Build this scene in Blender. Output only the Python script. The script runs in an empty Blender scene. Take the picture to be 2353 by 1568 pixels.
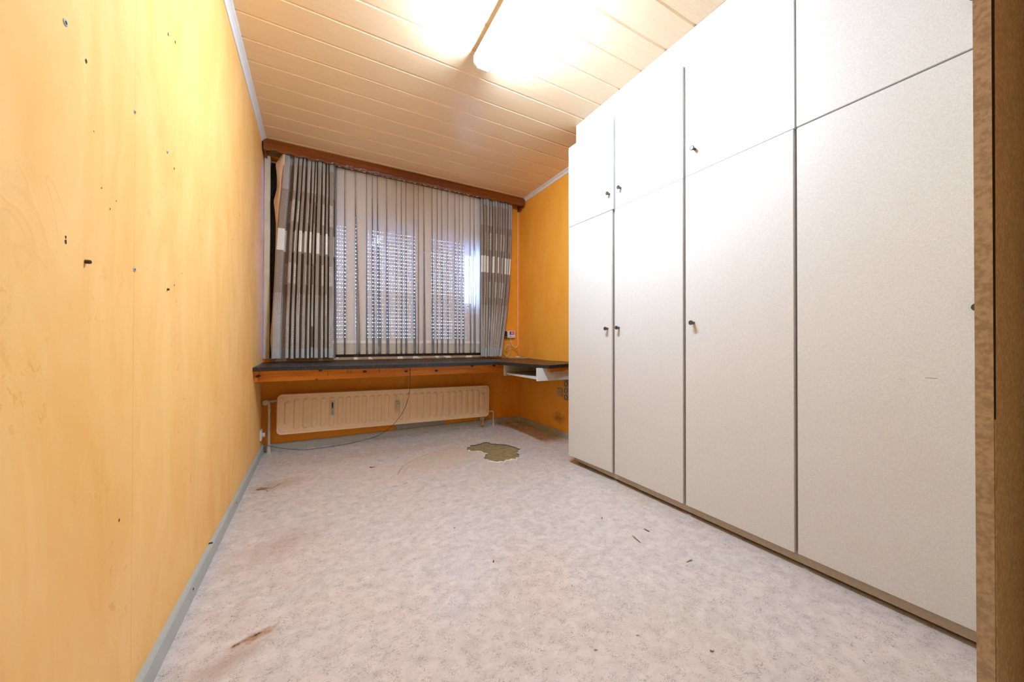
import bpy, bmesh, math, random
from mathutils import Vector, Matrix
random.seed(7)
C = bpy.context.scene.collection
sc = bpy.context.scene
PI = math.pi

# ------------------------------------------------------------------ camera
CAMH = 0.8859
def cam_setup(f=809.48, yaw=0.5064, pitch=0.0059, roll=0.0016):
    fw = Vector((math.sin(yaw)*math.cos(pitch), math.cos(yaw)*math.cos(pitch), math.sin(pitch)))
    r = Vector((math.cos(yaw), -math.sin(yaw), 0)); u = r.cross(fw)
    r2 = r*math.cos(roll)+u*math.sin(roll); u2 = -r*math.sin(roll)+u*math.cos(roll)
    cd = bpy.data.cameras.new('camera'); co = bpy.data.objects.new('camera', cd); C.objects.link(co)
    cd.sensor_width = 36; cd.sensor_fit = 'HORIZONTAL'; cd.lens = f/2353*36
    cd.clip_start = 0.02; cd.clip_end = 200
    m = Matrix((r2, u2, -fw)).transposed().to_4x4(); m.translation = Vector((0, 0, CAMH))
    co.matrix_world = m
    sc.camera = co
cam_setup()

# ------------------------------------------------------------------ world, exposure
w = bpy.data.worlds.new('daylight'); sc.world = w; w.use_nodes = True
bg = w.node_tree.nodes['Background']
bg.inputs[0].default_value = (0.25, 0.46, 1.0, 1); bg.inputs[1].default_value = 110.0
sc.view_settings.view_transform = 'Standard'; sc.view_settings.look = 'None'
sc.view_settings.exposure = 0.0; sc.view_settings.gamma = 1.0
sc.view_settings.use_curve_mapping = False
LAMP_STRENGTH = 200.0
LAMP_COLOR = (0.76, 1.0, 1.26, 1)
sc.cycles.max_bounces = 12; sc.cycles.diffuse_bounces = 4; sc.cycles.glossy_bounces = 4
sc.cycles.transparent_max_bounces = 24; sc.cycles.transmission_bounces = 8
sc.cycles.use_denoising = True
sc.cycles.sample_clamp_indirect = 6.0

# ------------------------------------------------------------------ room measures
XL, XR, YB, YR, H = -0.384, 2.038, 3.495, -0.95, 2.5
XW = 1.657

# ------------------------------------------------------------------ helpers
ORG = {}
def link(o): C.objects.link(o); return o
def thing(name, label, cat, loc=(0, 0, 0), group=None):
    o = bpy.data.objects.new(name, None); link(o); o.location = loc
    o.empty_display_size = 0.05
    o['label'] = label; o['category'] = cat
    if group: o['group'] = group
    ORG[o.name] = Vector(loc); return o
def struct_root(name, loc=(0, 0, 0)):
    o = bpy.data.objects.new(name, None); link(o); o.location = loc; o['kind'] = 'structure'
    ORG[o.name] = Vector(loc); return o
def mk(name, verts, faces, mat, parent=None, smooth=False, uvs=None, origin=None, angle=None):
    if parent is not None: og = ORG[parent.name]
    elif origin is not None: og = Vector(origin)
    else:
        xs = [v[0] for v in verts]; ys = [v[1] for v in verts]; zs = [v[2] for v in verts]
        og = Vector(((min(xs)+max(xs))/2, (min(ys)+max(ys))/2, min(zs)))
    me = bpy.data.meshes.new(name)
    me.from_pydata([tuple(Vector(v)-og) for v in verts], [], faces)
    if uvs is not None:
        ul = me.uv_layers.new(name='UVMap')
        for li, l in enumerate(me.loops): ul.data[li].uv = uvs[l.vertex_index]
    me.update()
    if smooth:
        for p in me.polygons: p.use_smooth = True
        if angle:
            try: me.set_sharp_from_angle(angle=angle)
            except Exception: pass
    if mat: me.materials.append(mat)
    o = bpy.data.objects.new(name, me); link(o)
    if parent is not None: o.parent = parent; o.location = (0, 0, 0)
    else: o.location = og
    ORG[o.name] = og
    return o
def tag(o, label=None, cat=None, group=None, kind=None):
    if label: o['label'] = label
    if cat: o['category'] = cat
    if group: o['group'] = group
    if kind: o['kind'] = kind
    return o
def structure(o): o['kind'] = 'structure'; return o

class MB:
    def __init__(s): s.v = []; s.f = []
    def add(s, v, f):
        b = len(s.v); s.v += [tuple(x) for x in v]; s.f += [tuple(i+b for i in q) for q in f]; return s
    def bm(s, bm, mat=None):
        bm.verts.index_update()
        v = [(mat @ x.co) if mat else x.co.copy() for x in bm.verts]
        f = [[q.index for q in p.verts] for p in bm.faces]
        s.add(v, f); bm.free(); return s
    def box(s, x0, x1, y0, y1, z0, z1, bev=0.0, seg=1):
        bm = bmesh.new(); bmesh.ops.create_cube(bm, size=1)
        for q in bm.verts:
            q.co = Vector(((x0+x1)/2+q.co.x*(x1-x0), (y0+y1)/2+q.co.y*(y1-y0), (z0+z1)/2+q.co.z*(z1-z0)))
        if bev > 0:
            bmesh.ops.bevel(bm, geom=list(bm.edges), offset=bev, segments=seg, affect='EDGES', clamp_overlap=True)
        return s.bm(bm)
    def prism(s, poly, axis, a, b):
        # poly = 2D points; axis = extruded axis
        n = len(poly); f = lambda p, t: {'X': (t, p[0], p[1]), 'Y': (p[0], t, p[1]), 'Z': (p[0], p[1], t)}[axis]
        v = [f(p, a) for p in poly]+[f(p, b) for p in poly]
        fc = [tuple(range(n-1, -1, -1)), tuple(range(n, 2*n))]+[(i, (i+1) % n, n+(i+1) % n, n+i) for i in range(n)]
        return s.add(v, fc)
    def lathe(s, prof, base, axis, n=20, caps=True):
        # prof: (r, t) along axis vector from base
        a = Vector(axis).normalized(); u = a.orthogonal().normalized(); w2 = a.cross(u); v = []; fc = []
        for r, t in prof:
            for k in range(n):
                q = 2*PI*k/n
                v.append(Vector(base)+a*t+(u*math.cos(q)+w2*math.sin(q))*r)
        m = len(prof)
        for i in range(m-1):
            for k in range(n): fc.append((i*n+k, i*n+(k+1) % n, (i+1)*n+(k+1) % n, (i+1)*n+k))
        if caps:
            fc.append(tuple(range(n-1, -1, -1))); fc.append(tuple((m-1)*n+k for k in range(n)))
        return s.add(v, fc)
    def tube(s, pts, r, n=8):
        P = [Vector(p) for p in pts]; up = Vector((0.13, 0.2, 1)).normalized(); v = []; fc = []
        for i, p in enumerate(P):
            t = (P[min(i+1, len(P)-1)]-P[max(i-1, 0)]).normalized()
            u = t.cross(up)
            if u.length < 0.05: u = t.cross(Vector((1, 0, 0)))
            u.normalize(); w2 = t.cross(u); up = w2 if w2.dot(up) > 0 else -w2
            u = t.cross(up).normalized(); w2 = up
            rr = r[i] if isinstance(r, (list, tuple)) else r
            for k in range(n):
                q = 2*PI*k/n; v.append(p+(u*math.cos(q)+w2*math.sin(q))*rr)
        for i in range(len(P)-1):
            for k in range(n): fc.append((i*n+k, i*n+(k+1) % n, (i+1)*n+(k+1) % n, (i+1)*n+k))
        fc.append(tuple(range(n-1, -1, -1))); fc.append(tuple((len(P)-1)*n+k for k in range(n)))
        return s.add(v, fc)
    def build(s, name, mat, parent=None, smooth=False, angle=0.6, origin=None):
        return mk(name, s.v, s.f, mat, parent, smooth, angle=angle if smooth else None, origin=origin)

def spline(pts, k=6):
    P = [Vector(p) for p in pts]; out = []
    for i in range(len(P)-1):
        a = P[max(i-1, 0)]; b = P[i]; c = P[i+1]; d = P[min(i+2, len(P)-1)]
        for j in range(k):
            t = j/k
            out.append(0.5*((2*b)+(c-a)*t+(2*a-5*b+4*c-d)*t*t+(3*b-a-3*c+d)*t**3))
    out.append(P[-1]); return out

# ------------------------------------------------------------------ material helpers
class M:
    def __init__(s, name):
        s.m = bpy.data.materials.new(name); s.m.use_nodes = True; s.t = s.m.node_tree
        s.b = s.t.nodes['Principled BSDF']; s.out = s.t.nodes['Material Output']
    def n(s, t, **k):
        q = s.t.nodes.new(t)
        for a, b in k.items():
            if a.startswith('i_'):
                key = a[2:]; q.inputs[int(key) if key.isdigit() else key.replace('_', ' ')].default_value = b
            else: setattr(q, a, b)
        return q
    def l(s, a, b): s.t.links.new(a, b)
    def set(s, **k):
        for a, b in k.items(): s.b.inputs[a.replace('_', ' ')].default_value = b
        return s
    def pos(s, scale=(1, 1, 1), rot=(0, 0, 0), loc=(0, 0, 0), kind='pos'):
        if kind == 'pos': src = s.n('ShaderNodeNewGeometry').outputs['Position']
        else: src = s.n('ShaderNodeTexCoord').outputs[kind]
        mp = s.n('ShaderNodeMapping'); mp.inputs['Scale'].default_value = scale
        mp.inputs['Rotation'].default_value = rot; mp.inputs['Location'].default_value = loc
        s.l(src, mp.inputs[0]); return mp.outputs[0]
    def noise(s, vec, scale, detail=4, rough=0.55, dist=0.0):
        q = s.n('ShaderNodeTexNoise'); q.inputs['Scale'].default_value = scale; q.inputs['Detail'].default_value = detail
        q.inputs['Roughness'].default_value = rough; q.inputs['Distortion'].default_value = dist
        s.l(vec, q.inputs['Vector']); return q.outputs['Fac']
    def ramp(s, fac, stops, interp='LINEAR'):
        q = s.n('ShaderNodeValToRGB'); q.color_ramp.interpolation = interp
        e = q.color_ramp.elements
        while len(e) > 1: e.remove(e[-1])
        e[0].position = stops[0][0]; e[0].color = tuple(stops[0][1])+(1,) if len(stops[0][1]) == 3 else stops[0][1]
        for p, c in stops[1:]:
            x = e.new(p); x.color = tuple(c)+(1,) if len(c) == 3 else c
        s.l(fac, q.inputs[0]); return q.outputs[0]
    def mapr(s, fac, a, b, c=0.0, d=1.0):
        q = s.n('ShaderNodeMapRange'); q.inputs[1].default_value = a; q.inputs[2].default_value = b
        q.inputs[3].default_value = c; q.inputs[4].default_value = d; s.l(fac, q.inputs[0]); return q.outputs[0]
    def math(s, op, a, b=None, c=None):
        q = s.n('ShaderNodeMath', operation=op)
        for i, x in enumerate((a, b, c)):
            if x is None: continue
            if isinstance(x, (int, float)): q.inputs[i].default_value = x
            else: s.l(x, q.inputs[i])
        return q.outputs[0]
    def mix(s, fac, a, b, blend='MIX'):
        q = s.n('ShaderNodeMix', data_type='RGBA', blend_type=blend)
        if isinstance(fac, (int, float)): q.inputs[0].default_value = fac
        else: s.l(fac, q.inputs[0])
        for i, x in ((6, a), (7, b)):
            if isinstance(x, (tuple, list)): q.inputs[i].default_value = tuple(x)+(1,) if len(x) == 3 else x
            else: s.l(x, q.inputs[i])
        return q.outputs[2]
    def bump(s, h, strength=0.3, dist=0.002, normal=None):
        q = s.n('ShaderNodeBump'); q.inputs['Strength'].default_value = strength; q.inputs['Distance'].default_value = dist
        s.l(h, q.inputs['Height'])
        if normal is not None: s.l(normal, q.inputs['Normal'])
        s.l(q.outputs[0], s.b.inputs['Normal']); return q.outputs[0]
    def col(s, c): s.l(c, s.b.inputs['Base Color']); return s
    def sep(s, v):
        q = s.n('ShaderNodeSeparateXYZ'); s.l(v, q.inputs[0]); return q.outputs
def plain(name, c, rough=0.5, metal=0.0, spec=0.5, var=0.06, scale=30):
    m = M(name); m.set(Roughness=rough, Metallic=metal)
    m.b.inputs['Specular IOR Level'].default_value = spec
    n = m.noise(m.pos(), scale, 4)
    m.col(m.mix(m.mapr(n, 0.3, 0.7, 0, 1), tuple(x*(1-var) for x in c), tuple(min(1, x*(1+var)) for x in c)))
    return m.m

# ---- orange trowelled wallpaper
def wall_mat(name, seam=None, ca=(0.95, 0.55, 0.185), cb=(0.88, 0.43, 0.105), cc=(0.96, 0.59, 0.25)):
    m = M(name); m.set(Roughness=0.62); m.b.inputs['Specular IOR Level'].default_value = 0.25
    streak = m.noise(m.pos((3.2, 3.2, 1.1)), 1.7, 6, 0.62, 0.9)
    blot = m.noise(m.pos(), 2.3, 4, 0.6)
    c = m.mix(m.mapr(streak, 0.35, 0.68, 0, 1), ca, cb)
    c = m.mix(m.mapr(blot, 0.35, 0.75, 0, 0.45), c, cc)
    patch = m.noise(m.pos((1, 1, 0.55)), 6, 2, 0.5, 1.4)
    edge = m.math('ABSOLUTE', m.math('SUBTRACT', patch, 0.5))
    el = m.mapr(edge, 0.0, 0.012, 1, 0)
    brk = m.mapr(m.noise(m.pos(), 3.5, 3), 0.52, 0.6, 0, 1)
    el = m.math('MULTIPLY', el, brk)
    c = m.mix(m.math('MULTIPLY', el, 0.15), c, (0.72, 0.30, 0.05))
    pits = m.noise(m.pos((1, 1, 0.7)), 45, 3, 0.6, 0.6)
    pm = m.math('MULTIPLY', m.mapr(pits, 0.60, 0.66, 0, 1), m.mapr(m.noise(m.pos((1, 1, 0.6)), 5, 3), 0.55, 0.62, 0, 1))
    c = m.mix(m.math('MULTIPLY', pm, 0.3), c, (0.70, 0.30, 0.05))
    fine = m.noise(m.pos(), 160, 3)
    h = m.math('ADD', m.math('MULTIPLY', patch, 0.8), m.math('MULTIPLY', fine, 0.12))
    h = m.math('SUBTRACT', h, m.math('MULTIPLY', pm, 0.25))
    h = m.math('ADD', h, m.math('MULTIPLY', m.mapr(edge, 0.0, 0.02, 0.22, 0), brk))
    p = m.sep(m.pos())
    if seam is not None:
        for yy in seam:
            d = m.math('ABSOLUTE', m.math('SUBTRACT', p[1], yy))
            sm = m.mapr(d, 0.0006, 0.0022, 1, 0)
            c = m.mix(m.math('MULTIPLY', sm, 0.35), c, (0.62, 0.27, 0.05))
    m.bump(h, 0.35, 0.004); m.col(c); return m.m
# dirt smudge near the right corner lives in the right wall's own material
def wall_right_mat():
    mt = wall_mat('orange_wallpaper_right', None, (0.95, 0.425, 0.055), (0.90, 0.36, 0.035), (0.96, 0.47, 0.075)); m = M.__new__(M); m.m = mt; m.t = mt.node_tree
    m.b = m.t.nodes['Principled BSDF']; old = m.b.inputs['Base Color'].links[0].from_socket
    p = m.sep(m.pos())
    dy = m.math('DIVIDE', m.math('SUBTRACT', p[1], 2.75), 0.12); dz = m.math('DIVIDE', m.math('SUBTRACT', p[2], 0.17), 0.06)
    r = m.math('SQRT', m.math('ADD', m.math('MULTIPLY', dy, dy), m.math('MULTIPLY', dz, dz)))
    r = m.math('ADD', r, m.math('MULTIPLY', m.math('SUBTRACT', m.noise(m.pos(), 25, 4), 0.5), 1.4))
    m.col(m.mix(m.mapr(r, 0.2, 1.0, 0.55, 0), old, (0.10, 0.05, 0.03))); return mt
MAT = {}
MAT['wall'] = wall_mat('orange_wallpaper', seam=[1.178, 1.71, 2.24, 0.65])
MAT['wall_right'] = wall_right_mat()
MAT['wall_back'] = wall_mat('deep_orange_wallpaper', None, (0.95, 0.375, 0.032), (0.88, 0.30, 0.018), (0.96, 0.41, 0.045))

# ---- marbled linoleum with stains
def floor_mat():
    m = M('marbled_linoleum'); m.b.inputs['Specular IOR Level'].default_value = 0.5
    P = m.pos(); p = m.sep(P)
    cloud = m.noise(P, 3.2, 5, 0.6)
    c = m.mix(m.mapr(cloud, 0.35, 0.68, 0, 1), (0.69, 0.575, 0.525), (0.655, 0.575, 0.54))
    mot = m.noise(m.pos((1, 1.25, 1), (0, 0, 0.5)), 16, 5, 0.65, 0.5)
    c = m.mix(m.mapr(mot, 0.40, 0.66, 0, 0.58), c, (0.48, 0.405, 0.37))
    fib = m.noise(m.pos((1, 1.6, 1), (0, 0, 0.4)), 62, 2.5, 0.55, 1.6)
    line = m.mapr(m.math('ABSOLUTE', m.math('SUBTRACT', fib, 0.5)), 0.0, 0.032, 1, 0)
    gate = m.mapr(m.noise(P, 30, 2, 0.5), 0.44, 0.56, 0, 1)
    f1 = m.math('MULTIPLY', line, gate)
    c = m.mix(m.math('MULTIPLY', f1, 0.85), c, (0.17, 0.13, 0.115))
    fib2 = m.noise(m.pos((1.4, 1, 1), (0, 0, -0.3), (3, 1, 0)), 120, 2, 0.5, 1.2)
    l2 = m.math('MULTIPLY', m.mapr(fib2, 0.62, 0.70, 0, 1), m.mapr(m.noise(P, 14, 3), 0.45, 0.6, 0, 1))
    c = m.mix(m.math('MULTIPLY', l2, 0.65), c, (0.24, 0.185, 0.16))
    # yellowed wear
    wear = m.mapr(m.noise(P, 1.1, 4, 0.6), 0.48, 0.72, 0, 0.35)
    c = m.mix(wear, c, (0.64, 0.50, 0.37))
    def spot(cx, cy, rx, ry, ang, nz, ns, strength, color, lo=0.3, hi=1.0):
        nonlocal c
        dx = m.math('SUBTRACT', p[0], cx); dy = m.math('SUBTRACT', p[1], cy)
        ca, sa = math.cos(ang), math.sin(ang)
        a = m.math('ADD', m.math('MULTIPLY', dx, ca/rx), m.math('MULTIPLY', dy, sa/rx))
        b = m.math('ADD', m.math('MULTIPLY', dx, -sa/ry), m.math('MULTIPLY', dy, ca/ry))
        r = m.math('SQRT', m.math('ADD', m.math('MULTIPLY', a, a), m.math('MULTIPLY', b, b)))
        nn = m.noise(P, ns, 5, 0.7, 0.4)
        r = m.math('ADD', r, m.math('MULTIPLY', m.math('SUBTRACT', nn, 0.5), nz))
        c = m.mix(m.mapr(r, lo, hi, strength, 0), c, color)
    # stain near the camera (elongated, brown)
    spot(-0.155, 1.31, 0.075, 0.022, 0.30, 2.0, 45, 0.8, (0.33, 0.15, 0.05))
    spot(-0.20, 1.298, 0.035, 0.012, 0.30, 2.6, 70, 0.85, (0.10, 0.045, 0.02), 0.1, 0.7)
    spot(-0.155, 1.315, 0.025, 0.008, 0.30, 2.6, 80, 0.9, (0.07, 0.03, 0.02), 0.1, 0.8)
    spot(-0.21, 1.24, 0.14, 0.05, 0.5, 1.8, 30, 0.45, (0.34, 0.20, 0.12))
    spot(-0.20, 2.64, 0.20, 0.10, 0.2, 2.0, 22, 0.5, (0.42, 0.28, 0.16))
    spot(-0.28, 2.60, 0.05, 0.016, 0.25, 2.2, 60, 0.5, (0.25, 0.13, 0.05))
    spot(-0.13, 1.85, 0.25, 0.13, 0.6, 2.2, 18, 0.4, (0.45, 0.32, 0.24))
    spot(0.55, 3.0, 0.9, 0.12, 0.0, 2.0, 9, 0.28, (0.42, 0.29, 0.20))
    spot(0.85, 2.60, 0.42, 0.24, 0.35, 0.6, 7, 0.42, (0.62, 0.46, 0.33), 0.5, 1.1)
    spot(0.427, 2.26, 0.03, 0.008, -0.2, 2.4, 60, 0.6, (0.25, 0.13, 0.06))
    spot(0.50, 2.27, 0.02, 0.006, 0.2, 2.4, 60, 0.6, (0.25, 0.13, 0.06))
    # scuff arcs drawn by the loose flap: ellipse rings about the hole
    def arc(cx, cy, a, b, w2, strength, x0, x1, ymin):
        nonlocal c
        dx = m.math('DIVIDE', m.math('SUBTRACT', p[0], cx), a); dy = m.math('DIVIDE', m.math('SUBTRACT', p[1], cy), b)
        r = m.math('SQRT', m.math('ADD', m.math('MULTIPLY', dx, dx), m.math('MULTIPLY', dy, dy)))
        d = m.math('ABSOLUTE', m.math('ADD', m.math('SUBTRACT', r, 1.0), m.math('MULTIPLY', m.math('SUBTRACT', m.noise(P, 8, 3), 0.5), 0.05)))
        k = m.mapr(d, 0.0, w2, 1, 0)
        k = m.math('MULTIPLY', k, m.mapr(p[0], x0, x0+0.04, 0, 1)); k = m.math('MULTIPLY', k, m.mapr(p[0], x1-0.15, x1, 1, 0))
        k = m.math('MULTIPLY', k, m.mapr(p[1], ymin, ymin+0.12, 0, 1))
        c = m.mix(m.math('MULTIPLY', k, strength), c, (0.36, 0.20, 0.12))
    arc(1.05, 2.36, 0.575, 0.475, 0.016, 0.75, 0.45, 1.2, 2.36)
    arc(1.05, 2.40, 0.49, 0.345, 0.014, 0.5, 0.50, 1.2, 2.48)
    arc(1.05, 2.36, 0.53, 0.30, 0.014, 0.4, 0.50, 1.2, 2.45)
    arc(1.05, 2.36, 0.54, 0.42, 0.014, 0.45, 0.48, 1.2, 2.40)
    # black crumbs
    v = m.n('ShaderNodeTexVoronoi'); v.inputs['Scale'].default_value = 9; m.l(P, v.inputs['Vector'])
    crumb = m.math('MULTIPLY', m.mapr(v.outputs['Distance'], 0.018, 0.03, 1, 0), m.mapr(m.sep(v.outputs['Color'])[0], 0.72, 0.74, 0, 1))
    c = m.mix(m.math('MULTIPLY', crumb, 0.8), c, (0.10, 0.06, 0.04))
    m.col(c)
    m.l(m.mapr(cloud, 0.3, 0.7, 0.22, 0.32), m.b.inputs['Roughness'])
    m.bump(m.noise(P, 120, 3), 0.06, 0.001)
    return m.m
MAT['floor'] = floor_mat()
def screed_mat():
    m = M('bare_screed'); m.set(Roughness=0.9); P = m.pos()
    n = m.noise(P, 22, 6, 0.7); c = m.mix(m.mapr(n, 0.35, 0.65, 0, 1), (0.19, 0.125, 0.050), (0.35, 0.245, 0.115))
    c = m.mix(m.mapr(m.noise(P, 70, 3), 0.66, 0.72, 0, 0.8), c, (0.06, 0.045, 0.03))
    m.col(c); m.bump(n, 0.5, 0.004); return m.m
MAT['screed'] = screed_mat()

# ---- ceiling plank
def plank_mat():
    m = M('pale_grained_plank'); m.set(Roughness=0.30); m.b.inputs['Specular IOR Level'].default_value = 0.4
    n = m.noise(m.pos((1.0, 10.5, 1.0)), 1.25, 2, 0.45, 0.15)
    s = m.math('SINE', m.math('MULTIPLY', n, 120))
    gate = m.mapr(m.noise(m.pos((0.9, 5, 1), loc=(2, 0, 0)), 2.2, 2), 0.42, 0.58, 0.12, 1)
    g = m.math('MULTIPLY', m.mapr(s, 0.55, 1.0, 0, 1), gate)
    fine = m.noise(m.pos((2, 150, 1)), 1.0, 3)
    c = m.mix(m.mapr(fine, 0.4, 0.65, 0, 0.5), (0.93, 0.71, 0.47), (0.88, 0.64, 0.40))
    c = m.mix(m.math('MULTIPLY', g, 0.42), c, (0.96, 0.81, 0.62))
    m.col(c); m.bump(m.math('ADD', g, m.math('MULTIPLY', fine, 0.3)), 0.12, 0.001); return m.m
MAT['plank'] = plank_mat()

def door_mat(name, a, b, sc_=330, rough=0.33):
    m = M(name); m.set(Roughness=rough); m.b.inputs['Specular IOR Level'].default_value = 0.45
    n = m.noise(m.pos(), sc_, 2, 0.5); n2 = m.noise(m.pos(), sc_*0.35, 3)
    f = m.math('ADD', m.math('MULTIPLY', n, 0.7), m.math('MULTIPLY', n2, 0.3))
    c = m.mix(m.mapr(f, 0.42, 0.60, 0, 1), a, b)
    dirt = m.mapr(m.noise(m.pos(), 2.0, 5, 0.65), 0.56, 0.75, 0, 0.16)
    c = m.mix(dirt, c, (0.66, 0.56, 0.46)); m.col(c)
    m.bump(n, 0.06, 0.0006); return m.m
MAT['door'] = door_mat('speckled_offwhite_melamine', (0.665, 0.635, 0.61), (0.765, 0.745, 0.73), 520)
MAT['shaded_door'] = door_mat('coarse_speckled_shaded_panel', (0.56, 0.47, 0.35), (0.84, 0.76, 0.62), 110, 0.5)  # door melamine again, with the open door's brown shade put into the colour
MAT['shaded_edge'] = door_mat('speckled_shaded_edge', (0.36, 0.27, 0.18), (0.50, 0.40, 0.28), 120, 0.5)  # darker copy for the free edge, its shade painted into the colour
MAT['filler'] = plain('white_filler_board', (0.80, 0.79, 0.78), 0.4, var=0.01)
MAT['carcass'] = plain('carcass_board', (0.42, 0.36, 0.30), 0.6)
MAT['plinth'] = plain('greige_plinth', (0.50, 0.42, 0.34), 0.45, var=0.08, scale=60)
MAT['gap'] = plain('dark_recess', (0.02, 0.015, 0.012), 0.9)
MAT['edge'] = plain('grey_edge_band', (0.42, 0.40, 0.36), 0.5)
MAT['knob'] = plain('dark_pewter', (0.085, 0.07, 0.06), 0.42, metal=0.35, var=0.1)
MAT['skirt'] = plain('grey_green_skirting', (0.425, 0.425, 0.385), 0.45, var=0.05, scale=12)
MAT['cove'] = plain('white_cove', (0.80, 0.76, 0.74), 0.45, var=0.02)
MAT['cream'] = plain('cream_frame_paint', (0.74, 0.63, 0.50), 0.45, var=0.08, scale=6)
MAT['radiator'] = plain('cream_radiator_enamel', (0.93, 0.68, 0.43), 0.38, var=0.03, scale=9)
MAT['valvemat'] = plain('aged_cream_plastic', (0.62, 0.52, 0.38), 0.45, var=0.12, scale=70)
MAT['black'] = plain('black_plastic', (0.015, 0.015, 0.016), 0.35)
MAT['cablek'] = plain('dark_cable', (0.06, 0.055, 0.04), 0.5)
MAT['cablew'] = plain('white_cable', (0.80, 0.74, 0.66), 0.45)
MAT['cableg'] = plain('khaki_cable', (0.36, 0.30, 0.17), 0.5)
MAT['white'] = plain('white_plastic', (0.80, 0.78, 0.74), 0.35, var=0.02)
MAT['socket'] = plain('yellowed_socket_plastic', (0.52, 0.40, 0.22), 0.4, var=0.05)
MAT['green'] = plain('green_connector', (0.02, 0.42, 0.05), 0.4)
MAT['grey_plug'] = plain('grey_wall_plug', (0.36, 0.37, 0.36), 0.5)
MAT['hole'] = plain('hole_dark', (0.05, 0.02, 0.01), 0.9)
MAT['rust'] = plain('rusty_steel', (0.10, 0.055, 0.03), 0.55, metal=0.4, var=0.3, scale=200)
MAT['metal'] = plain('aluminium', (0.62, 0.56, 0.46), 0.35, metal=0.3)
MAT['whitemetal'] = plain('white_enamel', (0.85, 0.85, 0.85), 0.4, var=0.01)
MAT['paper'] = plain('grey_wall_patch', (0.44, 0.41, 0.39), 0.8, var=0.12, scale=80)
MAT['splinter'] = plain('dry_wood', (0.26, 0.16, 0.09), 0.8, var=0.3, scale=200)
MAT['debris'] = plain('brown_debris', (0.09, 0.045, 0.02), 0.85, var=0.3, scale=200)
MAT['torn'] = plain('torn_lino_edge', (0.74, 0.66, 0.58), 0.8, var=0.1, scale=90)
MAT['peel'] = plain('peeled_paper', (0.50, 0.20, 0.07), 0.8, var=0.15)
MAT['lino_dark'] = plain('lino_cut_edge', (0.05, 0.04, 0.035), 0.9)

def wood(name, a, b, c3, vecscale, knots=None, rough=0.4, freq=30):
    m = M(name); m.set(Roughness=rough)
    P = m.pos(vecscale)
    n = m.noise(P, 1.0, 4, 0.5, 0.3)
    s = m.mapr(m.math('SINE', m.math('MULTIPLY', n, freq)), -1, 1, 0, 1)
    c = m.mix(m.math('MULTIPLY', s, 0.75), a, b)
    fine = m.noise(m.pos((vecscale[0]*3, vecscale[1]*12, vecscale[2]*12)), 1.0, 3)
    c = m.mix(m.mapr(fine, 0.45, 0.7, 0, 0.45), c, c3)
    if knots:
        p = m.sep(m.pos())
        for kx, kz, kr in knots:
            dx = m.math('DIVIDE', m.math('SUBTRACT', p[0], kx), kr*1.5); dz = m.math('DIVIDE', m.math('SUBTRACT', p[2], kz), kr)
            r = m.math('SQRT', m.math('ADD', m.math('MULTIPLY', dx, dx), m.math('MULTIPLY', dz, dz)))
            ring = m.mapr(m.math('SINE', m.math('MULTIPLY', r, 7)), 0.2, 1, 0, 1)
            c = m.mix(m.math('MULTIPLY', ring, m.mapr(r, 1.0, 4.0, 0.55, 0)), c, c3)
            c = m.mix(m.mapr(r, 0.75, 1.05, 0.95, 0), c, (0.03, 0.012, 0.006))
    m.col(c); m.bump(fine, 0.15, 0.001); return m.m
MAT['pine'] = wood('varnished_pine', (0.92, 0.30, 0.018), (0.72, 0.19, 0.010), (0.45, 0.10, 0.006), (1.1, 6, 14),
                   [(0.026, 0.676, 0.010), (0.34, 0.655, 0.011), (0.667, 0.645, 0.011), (0.931, 0.640, 0.011), (1.272, 0.672, 0.011), (-0.36, 0.65, 0.010), (1.50, 0.668, 0.012), (0.0, 0.607, 0.006)], 0.35, 26)
MAT['mahogany'] = wood('mahogany_pelmet', (0.24, 0.060, 0.006), (0.16, 0.034, 0.003), (0.08, 0.016, 0.002), (0.7, 4, 26), None, 0.32, 22)
MAT['darkwood'] = wood('dark_brown_wood', (0.05, 0.018, 0.008), (0.03, 0.01, 0.005), (0.02, 0.006, 0.004), (0.7, 4, 26), None, 0.5, 22)
MAT['raw'] = wood('raw_batten', (0.50, 0.36, 0.23), (0.40, 0.27, 0.16), (0.28, 0.17, 0.09), (1, 6, 20), None, 0.6, 20)

def desk_mat():
    m = M('dark_worktop_laminate'); P = m.pos(); m.set(Roughness=0.36)
    n = m.noise(P, 6, 4, 0.6); c = m.mix(m.mapr(n, 0.35, 0.7, 0, 1), (0.012, 0.010, 0.012), (0.026, 0.021, 0.023))
    p = m.sep(P)
    br = m.math('MULTIPLY', m.mapr(p[0], 1.35, 1.75, 0, 1), 0.85)
    c = m.mix(br, c, (0.085, 0.040, 0.020))
    c = m.mix(m.mapr(m.noise(m.pos((30, 1, 1)), 2, 4), 0.55, 0.7, 0, 0.35), c, (0.05, 0.035, 0.03))
    m.b.inputs['Specular IOR Level'].default_value = 0.3
    m.col(c); m.l(m.mapr(m.noise(P, 40, 3), 0.3, 0.7, 0.28, 0.48), m.b.inputs['Roughness'])
    return m.m
MAT['desk'] = desk_mat()
def edge_mat():
    m = M('black_granite_edge'); P = m.pos(); m.set(Roughness=0.45)
    n = m.noise(P, 260, 2); m.col(m.mix(m.mapr(n, 0.58, 0.66, 0, 0.6), (0.010, 0.010, 0.012), (0.16, 0.16, 0.17)))
    return m.m
MAT['deskedge'] = edge_mat()

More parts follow.
